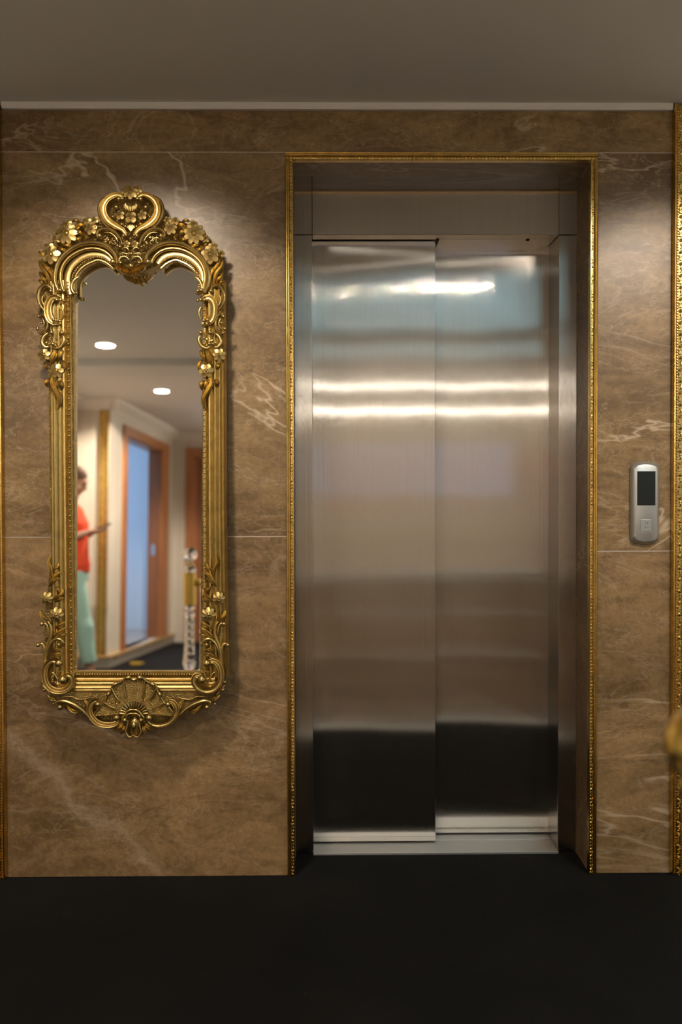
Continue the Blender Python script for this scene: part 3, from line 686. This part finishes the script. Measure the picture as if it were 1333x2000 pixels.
# ---- straight moulding lengths
PROF = [(0,.004),(0,.0415),(1.5,.044),(3,.0435),(7.5,.040),(9.5,.034),(11,.044),(13,.048),(16,.049),(18.5,.045),(20,.043),(22.5,.048),(25,.049),(27.5,.047),(29,.042),(32,.046),(34.5,.047),(37,.044),(38.5,.038),(41.5,.040),(43.5,.037),(45.5,.026),(46,.004)]
def side_pts(f):
    return [(f([(138.5+ (y-560)*.0075, y)])[0], y) for y in (548, 700, 900, 1100, 1322)]
def moulding(fl):
    mb = MB(); rs = []
    for y in (548, 620, 700, 800, 900, 1000, 1100, 1200, 1322):
        xi = 138.5+(y-560)*.0095; ring = []
        for a, h in PROF:
            x = xi - a if not fl else 395.5+(y-560)*.002 + a*(45.5+max(0, y-1000)*.012)/46
            ring.append(tuple(P3(x, y, h)))
        rs.append(ring)
    mb.rings(rs); return mb.build('side_moulding', M_gold, root)
moulding(False); moulding(True)
mb = MB(); rs = []
for x in (112, 200, 300, 418):
    rs.append([tuple(P3(x, 1312+a*.90, h)) for a, h in PROF])
mb.rings(rs); mb.build('bottom_moulding', M_gold, root)
def beads(path, sp=4.3, r=2.3, w_=.0460, name='bead_row'):
    mb = MB(); C = catmull(path, 24) if len(path) > 2 else [tuple(path[0][j]+(path[1][j]-path[0][j])*t/400 for j in (0, 1)) for t in range(401)]
    acc = 0; last = C[0]; mb_c = [C[0]]
    for q in C[1:]:
        acc += math.dist(q, last); last = q
        if acc >= sp: acc = 0; mb_c.append(q)
    for x, y in mb_c: mb.ball(P3(x, y, w_), (r*K, r*K, r*K*.92), 8, 5)
    return mb.build(name, M_gold, root)
def xin(y, off): return 138.5+(y-560)*.0095-off
lp = [(xin(y, 5.2), y) for y in (552, 800, 1050, 1318)]
beads(lp); beads([(399.8+(y-560)*.002, y) for x, y in lp]); beads([(146, 1317), (396, 1317)], sp=4.5)
# ---- top arches: double rib, cove, beads
arch = [(119,573),(111,555),(110,538),(114,519),(124,503),(141,488),(161,479),(184,476),(205,480),(219,489),(228,500),(231,512),(229,520)]
arch2 = [(127,573),(121,550),(121,534),(126,519),(136,506),(150,496),(167,489),(186,487),(203,491),(215,499),(222,508),(224,516)]
cove = [(136,575),(131,552),(132,536),(138,522),(148,511),(160,503),(174,498),(188,497),(203,500),(213,507),(219,515)]
bpath = [(143,566),(142,549),(145,536),(153,524),(164,514),(177,507),(190,503),(203,506),(213,512),(220,519)]
lip = [(146,572),(146,552),(149,539),(157,527),(168,518),(180,512),(192,508),(204,511),(214,517),(222,524)]
def sh_(f, a, d): return a if f(a)[0][0] == a[0][0] else [(x+d*(1-(1 if x < 290 else 0)*.75)*1.0, y) for x, y in f(a)]
def do(f):
    mb = MB(); strip(mb, sh_(f, arch, 3), 5.6, .052, (.8, .6), 1.3); strip(mb, sh_(f, arch2, 6), 3.6, .053, (.8, .6), 1.2); strip(mb, sh_(f, cove, 12), 7.5, .040, (1, 1), .6, n=10)
    bead(mb, *f([(224, 514)])[0][:2], 6.2, .062); bead(mb, *f([(121, 569)])[0][:2], 4.2, .060); bead(mb, *f([(128, 570)])[0][:2], 3.6, .058)
    mb.build('arch_scroll', M_gold, root)
    mb = MB(); strip(mb, sh_(f, lip, 21), 3.2, .038, (1, 1), 2.2, n=10); mb.build('arch_lip', M_gold, root)
    mb = MB(); strip(mb, sh_(f, [(156,541),(149,545),(143,553),(141,563),(145,572),(150,575)], 20), 4.2, .047, (.5, .6), 1.2); bead(mb, *sh_(f, [(151,573)], 21)[0][:2], 3.4, .052); mb.build('corner_curl', M_gold, root)
    beads(sh_(f, bpath, 16), sp=4.2, r=2.1, w_=.050)
both(do)
# ---- left/right upper scrolls
def do(f):
    g1 = lambda p: f([p])[0][:2]
    mb = MB(); strip(mb, f([(102,569),(101,563),(94,559),(85,561),(79,569),(77,583),(81,597),(92,611)]), 4.2, .050, (.6, .3), 1.3); bead(mb, *g1((102,570)), 4.2, .056)
    strip(mb, f([(86,578),(84,588),(90,600)]), 1.6, .050); mb.build('scroll', M_gold, root)
    mb = MB(); strip(mb, f([(118,586),(107,583),(99,592),(96.5,607),(100,623),(109,631),(121,631)]), 7.6, .052, (.6, .5), 1.15, groove=1.05); bead(mb, *g1((115,588)), 3.6, .063); bead(mb, *g1((122,588)), 3.6, .062); bead(mb, *g1((128,589)), 3.3, .060); bead(mb, *g1((109,627)), 3.6, .062); bead(mb, *g1((116,628)), 3.2, .062)
    strip(mb, f([(122,600),(126,612),(122,626)]), 2.4, .054); mb.build('scroll', M_gold, root)
    mb = MB(); strip(mb, f([(79,619),(86,615),(92.5,622),(95,634),(91,646),(83,652),(76,649)]), 3.4, .050, (.5, .5), 1.3); strip(mb, f([(84,622),(88,632),(84,642)]), 1.8, .048); bead(mb, *g1((78,619)), 3.2, .053); bead(mb, *g1((76,643)), 3.6, .055); bead(mb, *g1((83,631)), 2.4, .05); mb.build('scroll', M_gold, root)
    mb = MB(); strip(mb, f([(95,651),(86,660),(84.5,671),(91,679),(97,677)]), 4.4, .049, (.4, .6), 1.2); bead(mb, *g1((94,671)), 3.4, .057); bead(mb, *g1((99,673)), 2.8, .056)
    strip(mb, f([(124,655),(127,664),(122,676),(112,681),(105,676)]), 4.6, .049, (.5, .6), 1.2); bead(mb, *g1((106,673)), 4.0, .057); bead(mb, *g1((111,676)), 3.0, .056)
    bead(mb, *g1((104,651)), 4.8, .058); bead(mb, *g1((123,651)), 4.6, .054, 1.2)
    for k in range(14): bead(mb, *g1((98+random.random()*20, 658+random.random()*13)), 1.5, .047, 1, 6)
    mb.build('scroll', M_gold, root)
    mb = MB(); leaf(mb, f([(112,684),(108,694),(104,706),(103,716)]), 6.5, .048); leaf(mb, f([(124,684),(120,696),(114,708)]), 4.0, .049); leaf(mb, f([(122,703),(128,716),(124,730)]), 3.6, .047)
    leaf(mb, f([(97,742),(92,748),(94,756)]), 4, .048); leaf(mb, f([(104,738),(104,750),(110,762),(118,776),(119,790),(114,801)]), 5.6, .049); leaf(mb, f([(110,742),(114,752),(112,764)]), 3.8, .052)
    leaf(mb, f([(117,744),(123,752),(122,763)]), 4.4, .049); leaf(mb, f([(88,709),(90,716),(93,722)]), 4.0, .044)
    mb.build_each('leaf', M_gold, root)
    x, y = g1((87.5, 694)); flower(x, y, 13.5, 7, .052, .3); x, y = g1((112.8, 725)); flower(x, y, 14.5, 6, .054, .1)
    # flames above
    mb = MB()
    for pts, r in (([(79,509),(83,522),(92,534),(97,548),(98,562)], 3.8), ([(84,506),(90,518),(97,528),(101,540)], 3.0), ([(92,517),(98,527),(104,540),(103,556)], 3.2), ([(79,531),(83,541),(90,548),(93,558)], 3.2), ([(77,547),(83,552),(88,560)], 3.0), ([(101,520),(105,532),(108,545)], 2.6)):
        leaf(mb, f(pts), r, .048)
    mb.build_each('flame_leaf', M_gold, root)
both(do)
# ---- flower garland on the shoulders
def do(f):
    g1 = lambda p: f([p])[0][:2]
    x, y = g1((103, 500)); flower(x, y, 19, 7, .060, .2, core=9)
    x, y = g1((134, 459)); flower(x, y, 22, 9, .062, .1, core=10)
    x, y = g1((180.5, 449)); flower(x, y, 13, 6, .060, .25)
    x, y = g1((172, 433)); flower(x, y, 8.5, 5, .052, .25, name='small_flower', core=5)
    x, y = g1((187, 431)); flower(x, y, 7.5, 5, .052, .8, name='small_flower', core=5)
    x, y = g1((98, 484)); flower(x, y, 10, 6, .056, .5, name='small_flower', core=6)
    x, y = g1((83, 496)); flower(x, y, 7.5, 5, .052, .1, name='small_flower', core=5)
    x, y = g1((136, 443)); flower(x, y, 10.5, 6, .064, .6, name='small_flower', core=6)
    x, y = g1((113, 468)); flower(x, y, 9, 6, .056, .2, name='small_flower', core=6)
    mb = MB()
    for pts, r in (([(148,452),(155,444),(164,443),(168,449)], 5.2), ([(150,452),(158,456),(166,462)], 5.0), ([(146,468),(155,470),(162,464)], 4.0), ([(118,482),(124,490),(132,488)], 4.2), ([(116,474),(112,480),(118,486)], 3.8), ([(158,436),(150,433),(142,436)], 3.2), ([(124,452),(116,456),(112,463)], 3.4), ([(192,440),(188,446),(192,454)], 3.0), ([(168,458),(172,466),(166,470)], 3.2), ([(125,477),(133,482),(143,480)], 3.4), ([(93,492),(88,500),(90,508)], 3.4)):
        leaf(mb, f(pts), r, .054)
    mb.build_each('leaf', M_gold, root)
both(do)
# ---- crest cartouche
def do(f):
    g1 = lambda p: f([p])[0][:2]
    mb = MB(); strip(mb, f([(244,391),(236,385),(225,386),(213,394),(206,407),(207,422),(215,435),(229,445),(242,452),(250,462)]), 6.6, .060, (.6, .45), 1.25, groove=1.0)
    strip(mb, f([(226,383),(211,387),(200,396),(195.5,410),(199,427),(209,442),(224,452)]), 3.3, .054, (.5, .5), 1.3); strip(mb, f([(219,388),(206,396),(201,410),(204,426),(212,438)]), 2.4, .058, (.6, .6), 1.2)
    bead(mb, *g1((236.5,394)), 4.8, .070); bead(mb, *g1((243,393)), 3.6, .068); bead(mb, *g1((245,464)), 3.8, .066); bead(mb, *g1((250,463)), 3.6, .066)
    mb.build('crest_scroll', M_gold, root)
    mb = MB(); strip(mb, f([(198,465),(192.5,463),(193.5,455),(203,449.5),(218,450.5),(230,458),(238,469),(241,480)]), 3.7, .056, (.5, .4), 1.3); strip(mb, f([(206,456),(218,457),(228,465),(233,474)]), 1.7, .056)
    bead(mb, *g1((198.5,463.5)), 4.2, .062); bead(mb, *g1((232,482)), 3.0, .058); bead(mb, *g1((237,484)), 2.8, .058)
    for k in range(26): bead(mb, *g1((207+random.random()*24, 463+random.random()*14)), 1.5, .049, 1, 6)
    mb.build('scroll', M_gold, root)
    mb = MB(); strip(mb, f([(237,517),(236.5,510),(242,505),(250,505.5),(256.5,511)]), 2.5, .064, (.6, .6), 1.2); bead(mb, *g1((240,517.5)), 3.6, .070); strip(mb, f([(238,501),(241,497),(249,498),(256,500)]), 1.8, .060)
    bead(mb, *g1((256,499)), 3.0, .066); strip(mb, f([(241,488),(249,486),(255,492)]), 2.0, .058)
    mb.build('scroll', M_gold, root)
    x, y = g1((250,479)); flower(x, y, 7, 5, .058, .3, name='small_flower', core=5)
    # feathers hanging over the glass
    mb = MB()
    for pts, r in (([(229,517),(233,526),(240,535)], 3.6), ([(236,520),(240,530),(248,538)], 3.8), ([(243,521),(247,532),(254,541)], 3.8), ([(250,524),(254,534),(258,541)], 3.4)):
        leaf(mb, f(pts), r, .058, 1.6)
    mb.build_each('feather_leaf', M_gold, root)
    x, y = g1((236, 422)); flower(x, y, 9.5, 5, .054, .5, name='small_flower', core=5)
    mb = MB(); bead(mb, *g1((229,406)), 5.2, .052); bead(mb, *g1((222,424)), 3.0, .050); bead(mb, *g1((247,444)), 3.4, .054); leaf(mb, f([(232,436),(240,440),(246,437)]), 3.0, .050); mb.build('crest_fill', M_gold, root)
both(do)
flower(258, 379, 15, 7, .064, .2, core=9)
flower(247, 375, 8, 5, .058, .2, name='small_flower', core=5); flower(271, 374, 9, 6, .060, .6, name='small_flower', core=6); flower(284, 384, 7, 5, .056, .1, name='small_flower', core=5); flower(236, 384, 6, 5, .056, .1, name='small_flower', core=5)
flower(258, 427, 12, 4, .058, PI/4, core=6)
mb = MB()
for k in range(11):
    a = PI+PI*(k+.5)/11; x, y = 258+13*math.cos(a), 404-11*math.sin(a)
    x2, y2 = 258+9*math.cos(a), 399-5*math.sin(a); strip(mb, [(x2, y2), ((x+x2)/2, (y+y2)/2), (x, y)], 2.0, .058, (.6, .8)); bead(mb, x, y, 2.1, .061)
mb.build('crest_shell', M_gold, root); mb = MB()
for k in range(7):
    a = PI*(k+.5)/7; strip(mb, [(258, 455), (258+4*math.cos(a), 450-5*math.sin(a)), (258+8*math.cos(a), 447-6*math.sin(a))], 1.8, .056, (.6, .9))
mb.build('crest_shell', M_gold, root)
mb = MB(); bead(mb, 259.5, 523, 6.8, .064, 1.2); bead(mb, 258, 469, 3.0, .060); leaf(mb, [(259,527),(262,537),(270,546)], 3.6, .056, 1.6); leaf(mb, [(266,524),(272,534),(278,541)], 3.2, .056, 1.6); mb.build_each('crest_drop', M_gold, root)
# ---- lower side ornament
def do(f):
    g1 = lambda p: f([p])[0][:2]
    mb = MB()
    for pts, r in (([(99,1087),(97,1097),(101,1110),(103,1126),(99,1142)], 3.6), ([(117,1100),(114,1108),(108,1112),(106,1124)], 3.0), ([(120,1117),(113,1122),(106,1132),(103,1144)], 4.2), ([(119,1130),(110,1131),(103,1138),(98,1146)], 4.6), ([(124,1150),(122,1160),(113,1167),(105,1172)], 4.4), ([(126,1166),(117,1170),(108,1176)], 4.0), ([(110,1146),(116,1152),(114,1160)], 3.4), ([(131,1226),(121,1231),(111,1240),(104,1248)], 4.0), ([(128,1214),(118,1221),(110,1228)], 3.8), ([(133,1238),(122,1241),(111,1246)], 3.2), ([(124,1276),(112,1278),(101,1285)], 4.2), ([(122,1266),(112,1268),(103,1274)], 3.4)):
        leaf(mb, f(pts), r, .049)
    mb.build_each('leaf', M_gold, root)
    x, y = g1((93.5, 1168)); flower(x, y, 13, 8, .055, .2, core=9); x, y = g1((113.5, 1199.5)); flower(x, y, 15, 8, .058, .1, core=10)
    mb = MB(); leaf(mb, f([(81,1192),(84,1202),(92,1210),(98,1218)]), 4.6, .048); strip(mb, f([(95,1212),(101,1222),(102,1236),(99,1249),(94.5,1261),(91,1278),(89,1297)]), 3.8, .050, (.4, .8), 1.3)
    strip(mb, f([(85,1217),(92,1219),(96,1230),(96,1243)]), 2.8, .049, (.7, .4)); bead(mb, *g1((84,1218)), 4.4, .054)
    strip(mb, f([(78,1258),(84,1257),(88,1264),(89,1280)]), 3.2, .050, (.7, .5)); bead(mb, *g1((76.8,1259)), 4.2, .055)
    strip(mb, f([(122,1262),(126,1255),(121,1248.5),(113,1247),(104,1253),(97,1265),(93,1280)]), 3.4, .052, (.5, .5), 1.3); bead(mb, *g1((118,1258)), 4.0, .058)
    for k in range(7): strip(mb, f([(96,1224+k*3.2),(91,1226+k*3.2),(87.5,1229+k*3.2)]), 1.2, .044)
    mb.build('stem_scroll', M_gold, root)
    mb = MB(); strip(mb, f([(116,1292),(105,1289),(95,1297),(90.5,1313),(93,1330),(103,1343),(119,1347.5),(134,1343),(143,1331),(142,1320),(134.5,1317),(127,1323)]), 6.6, .054, (.7, .6), 1.2, groove=1.0, seg=8)
    bead(mb, *g1((118,1294)), 8.0, .058); bead(mb, *g1((127,1325)), 8.6, .064); mb.build('corner_scroll', M_gold, root)
    mb = MB()
    for pts, r in (([(103,1312),(108,1316),(114,1326),(117,1334)], 2.0), ([(118,1316),(116,1311),(121,1310),(124,1314)], 1.8)): strip(mb, f(pts), r, .050)
    for k in range(22): bead(mb, *g1((101+random.random()*14, 1318+random.random()*18)), 1.5, .046, 1, 6)
    mb.build('corner_fill', M_gold, root)
    mb = MB(); bead(mb, *g1((85,1332)), 4.2, .046, 1.2); bead(mb, *g1((88,1347)), 4.2, .048); strip(mb, f([(84,1338),(92,1346),(98,1354),(97,1362)]), 2.8, .046); leaf(mb, f([(97,1362),(104,1364),(112,1368)]), 4.0, .045); bead(mb, *g1((105,1375)), 3.0, .042)
    strip(mb, f([(94,1357),(101,1366),(108,1369)]), 2.6, .046); mb.build('corner_bud', M_gold, root)
    mb = MB(); strip(mb, f([(112,1377),(113,1370),(124,1367.5),(138,1371),(153,1378.5),(166,1389),(176,1400),(187,1408)]), 4.0, .050, (.5, .3), 1.4); bead(mb, *g1((119.5,1380)), 5.2, .054)
    leaf(mb, f([(131,1377),(140,1386),(150,1390),(158,1391)]), 4.2, .040); leaf(mb, f([(136,1384),(144,1392),(150,1394)]), 3.4, .038); bead(mb, *g1((147,1394)), 3.2, .042); leaf(mb, f([(166,1367),(173,1376),(177,1390),(184,1402)]), 3.6, .045)
    strip(mb, f([(120,1362),(140,1361),(150,1366),(165,1366),(178,1362)]), 1.5, .040)
    mb.build('apron_scroll', M_gold, root)
    mb = MB(); strip(mb, f([(194,1371),(190,1367),(182.5,1371),(178,1383),(182,1397),(194.5,1409),(212,1413.5),(228,1411),(235,1403)]), 6.2, .055, (.45, .55), 1.2, groove=1.0); bead(mb, *g1((194,1373)), 5.4, .062); bead(mb, *g1((231,1399)), 6.2, .064); mb.build('apron_scroll', M_gold, root)
    mb = MB()
    for pts, r in (([(241,1411),(236,1419),(229,1423),(222,1423)], 3.4), ([(245,1416),(242,1426),(236,1434)], 3.8), ([(238,1408),(230,1416),(216,1419)], 2.6)): leaf(mb, f(pts), r, .044)
    mb.build_each('bottom_leaf', M_gold, root)
    mb = MB(); strip(mb, f([(244,1406),(241,1400),(246,1394),(250,1388),(257,1384),(264.5,1384)]), 2.0, .060); strip(mb, f([(249,1402),(250,1395),(257,1391),(264.5,1391)]), 1.8, .062); bead(mb, *g1((247,1404)), 4.6, .062)
    strip(mb, f([(252,1405),(251,1416),(248,1428),(255,1438),(264,1433)]), 2.2, .056, (.8, .8)); mb.build('shell_scroll', M_gold, root)
both(do)
# ---- bottom shell
sc = (264.5, 1393)
lobes = [(205, 1371, 216, 1352), (217, 1351, 237, 1329), (238.5, 1328, 290.5, 1328), (292, 1329, 312, 1351), (313, 1352, 324, 1371)]
rim = [(186,1397),(190,1388),(200,1376),(207,1369),(212,1360),(213,1353),(218,1350),(221,1341),(223,1336),(232,1333),(240,1329),(247,1323),(253,1320),(259,1324),(264.5,1326)]
rim = rim + [(2*264.5-x, y) for x, y in reversed(rim[:-1])]
mb = MB(); C = catmull(rim, 5); rs = []
for k, t in enumerate((0.16, .4, .7, 1.0)):
    rs.append([tuple(P3(sc[0]+(x-sc[0])*t, sc[1]+(y-sc[1])*t, (.046, .052, .053, .056)[k])) for x, y in C])
mb.rings(rs, closed=False); n_ = len(C)
rs2 = [rs[-1], [tuple(P3(x, y, .030)) for x, y in C]]; mb.rings(rs2, closed=False)
mb.build('shell_fan', M_golds, root)
mb = MB(); strip(mb, rim, 2.0, .057, (.8, .8), 1.3, seg=5)
for ex, ey, cxx, cyy in ((221,1342,236,1366), (244,1328,250,1362), (207,1370,230,1382), (285,1328,279,1362), (308,1342,293,1366), (322,1370,299,1382)):
    strip(mb, [(ex, ey), ((ex*.45+cxx*.55)+(1.5 if ex > 264 else -1.5), ey*.4+cyy*.6), (cxx, cyy)], 1.9, .058, (.9, .6), 1.4)
for x, y, r in ((253,1321.5,5.0), (276,1321.5,5.0), (228,1334.5,5.0), (301,1334.5,5.0), (214,1354,4.6), (315,1354,4.6)):
    mb.ball(P3(x, y, .060), (r*1.25*K, r*.9*K, r*.8*K), 10, 6, M=Matrix.Rotation((x-264.5)*.02, 3, 'Y'))
for k in range(13):
    a = PI*(.03+.94*k/12); c_, s_ = math.cos(a), math.sin(a)
    strip(mb, [(sc[0]+17*c_, sc[1]-15*s_), (sc[0]+22*c_, sc[1]-20*s_), (sc[0]+27*c_, sc[1]-25*s_)], 2.7, .060, (.5, .95), 1.3, n=8, seg=3)
mb.build('shell_rib', M_gold, root)
mb = MB(); rs = []
for y, hw, h in ((1400, 6, .050), (1404, 11, .056), (1410, 12, .058), (1418, 11.5, .056), (1426, 13.5, .054), (1434, 15, .052), (1438, 12, .050)):
    rs.append([tuple(P3(264.5+hw*t, y+(2.5 if abs(t) < .3 and y > 1430 else 0)*-1, h-.010*t*t)) for t in (-1, -.6, -.2, .2, .6, 1)] + [tuple(P3(264.5+hw*t, y, .030)) for t in (1, -1)])
mb.rings(rs); mb.build('shell_tongue', M_gold, root)

mb = MB(); mb.ball(P3(264, 1415, .060), (4.6*K, 4*K, 8*K), 12, 8); mb.build('shell_drop', M_gold, root)

# ------------------------------------------------------------------ person looking at a phone (behind the camera, in the mirror)
def remeshed(name, mb, mat, parent, vox, smooth=4, label=None):
    o = mb.build(name, mat, None, fix=False)
    r = o.modifiers.new('remesh', 'REMESH'); r.mode = 'VOXEL'; r.voxel_size = vox; r.use_smooth_shade = True
    s = o.modifiers.new('smooth', 'SMOOTH'); s.iterations = smooth; s.factor = .5
    dg = bpy.context.evaluated_depsgraph_get(); me = bpy.data.meshes.new_from_object(o.evaluated_get(dg)); o.modifiers.clear(); o.data = me
    me.materials.clear(); me.materials.append(mat)
    for p in me.polygons: p.use_smooth = True
    o.parent = parent
    if label: o['label'] = label
    return o
M_skin = pm('skin', (.42, .24, .16), .5); M_hair = pm('brown_hair', (.12, .062, .032), .7, bump=(90, .5, .004)); M_shirt = pm('orange_knit', (.78, .075, .02), .8, bump=(140, .4, .002)); M_trou = pm('mint_cotton', (.36, .58, .50), .8, bump=(30, .5, .006))
per = empty('person', (-2.14, -4.60, 0), label='person in orange top and mint trousers looking at a phone, in the mirror', cat='person')
bd = MB()   # local: faces +x, y lateral
T = bd.tube
def oval(a, b_): return (a, b_)
# torso (ellipse: first radius across y, second along x)
T([(.05, 0, .84), (.05, 0, .92), (.035, 0, 1.00), (.03, 0, 1.12), (.03, 0, 1.25), (.015, 0, 1.36), (.0, 0, 1.41)], [(.155, .11), (.165, .115), (.145, .10), (.125, .095), (.150, .105), (.165, .085), (.09, .06)], 20)
T([(.0, 0, 1.38), (.02, 0, 1.45), (.045, 0, 1.52)], [.056, .050, .052], 14)
for s in (-1, 1):
    T([(.0, s*.13, 1.375), (-.005, s*.175, 1.345), (.01, s*.195, 1.24), (.02, s*.205, 1.11)], [.05, .052, .043, .036], 12)
    T([(.02, s*.205, 1.115), (.10, s*.14, 1.155), (.19, s*.060, 1.195)], [.036, .031, .022], 12)
# head, tilted forward
Hm = Matrix.Translation((.055, 0, 1.60)) @ Matrix.Rotation(math.radians(24), 4, 'Y')
def hb(c, r, n=20, m=14):
    p = Hm @ Vector(c); bd.ball(tuple(p), r, n, m, M=Hm.to_3x3())
hb((-.012, 0, .035), (.094, .074, .088)); hb((.020, 0, -.030), (.070, .058, .075)); hb((.050, 0, -.078), (.030, .030, .026)); hb((.072, 0, .030), (.022, .045, .030)); hb((.094, 0, -.012), (.016, .010, .024)); hb((.102, 0, -.024), (.011, .013, .010)); hb((.078, 0, -.052), (.016, .022, .009))
for s in (-1, 1): hb((.0, s*.074, -.010), (.018, .009, .028), 10, 8); hb((.058, s*.036, -.025), (.026, .022, .026))
# legs: front leg stepping forward, rear leg back
T([(.06, .085, .88), (.10, .085, .70), (.15, .085, .50), (.17, .085, .34), (.215, .085, .16), (.225, .085, .08)], [.090, .078, .058, .054, .040, .036], 14)
T([(.03, -.085, .88), (.0, -.085, .70), (-.02, -.085, .50), (-.07, -.085, .30), (-.11, -.085, .12), (-.115, -.085, .08)], [.090, .078, .056, .052, .038, .036], 14)
for ax, s in ((.225, 1), (-.115, -1)):
    T([(ax-.035, s*.085, .040), (ax+.02, s*.085, .060), (ax+.10, s*.088, .038), (ax+.165, s*.090, .024), (ax+.19, s*.090, .022)], [(.028, .030), (.032, .040), (.038, .024), (.036, .016), (.026, .012)], 12)
# hands: palm, thumb, four curled fingers each, closing on the phone
for s in (-1, 1):
    T([(.185, s*.060, 1.193), (.225, s*.050, 1.200), (.262, s*.044, 1.208)], [(.020, .018), (.033, .014), (.034, .012)], 12)
    T([(.205, s*.040, 1.205), (.225, s*.022, 1.222), (.248, s*.016, 1.240)], [.012, .010, .0085], 8)
    for k, (dy, ln) in enumerate(((.018, .9), (.006, 1.0), (-.006, .95), (-.018, .78))):
        yy = s*.044 + dy
        T([(.258, yy, 1.207), (.258+.030*ln, yy-s*.006, 1.212), (.258+.048*ln, yy-s*.014, 1.224), (.258+.052*ln, yy-s*.022, 1.238)], [.0090, .0088, .0080, .0070], 8)
body = remeshed('body', bd, M_skin, per, .0065, 3)
# hair: cap pulled back to a low bun
hm = MB()
def hh(c, r): p = Hm @ Vector(c); hm.ball(tuple(p), r, 20, 14, M=Hm.to_3x3())
hh((-.020, 0, .052), (.098, .082, .082)); hh((-.052, 0, .012), (.068, .078, .080)); hh((-.125, 0, -.01), (.036, .036, .036))
remeshed('hair', hm, M_hair, per, .008, 3, 'brown hair tied back')
em = MB()
for s in (-1, 1):
    p = Hm @ Vector((.082, s*.030, .004)); em.ball(tuple(p), (.008, .013, .005), 10, 8)
em.build('eye', pm('eye_dark', (.05, .03, .03), .3), per)
sh = MB(); T = sh.tube
T([(.05, 0, .87), (.052, 0, .93), (.045, 0, 1.00), (.045, 0, 1.12), (.045, 0, 1.25), (.015, 0, 1.365), (.0, 0, 1.415)], [(.180, .128), (.185, .132), (.168, .124), (.152, .120), (.168, .120), (.178, .096), (.085, .070)], 20)
for s in (-1, 1): T([(.0, s*.12, 1.375), (-.003, s*.178, 1.35), (.014, s*.198, 1.24), (.030, s*.200, 1.15)], [.06, .066, .062, .064], 12)
remeshed('top', sh, M_shirt, per, .009, 3, 'loose orange short-sleeved top')
tr = MB(); T = tr.tube
T([(.05, 0, .80), (.05, 0, .90), (.05, 0, .95)], [(.165, .118), (.172, .124), (.160, .116)], 20)
T([(.06, .085, .86), (.105, .085, .70), (.155, .085, .50), (.175, .085, .44), (.185, .085, .32), (.215, .085, .155)], [.100, .090, .070, .074, .068, .062], 16)
T([(.03, -.085, .86), (.0, -.085, .70), (-.02, -.085, .50), (-.06, -.085, .34), (-.10, -.085, .17)], [.100, .090, .070, .068, .062], 16)
remeshed('trousers', tr, M_trou, per, .009, 3, 'mint green cropped trousers')
ph = empty('phone', (-2.14+.285, -4.60, 1.236), (0, math.radians(-22), 0), 'dark phone held in both hands of the person in the mirror', 'phone')
mb = MB(); mb.box(-.070, .070, -.036, .036, -.0045, .004); mb.build('case', pm('dark_phone_case', (.03, .02, .02), .4), ph, bevel=.004)
mb = MB(); mb.box(-.066, .066, -.033, .033, .004, .0046); mb.build('screen', M_screen, ph, smooth=False)
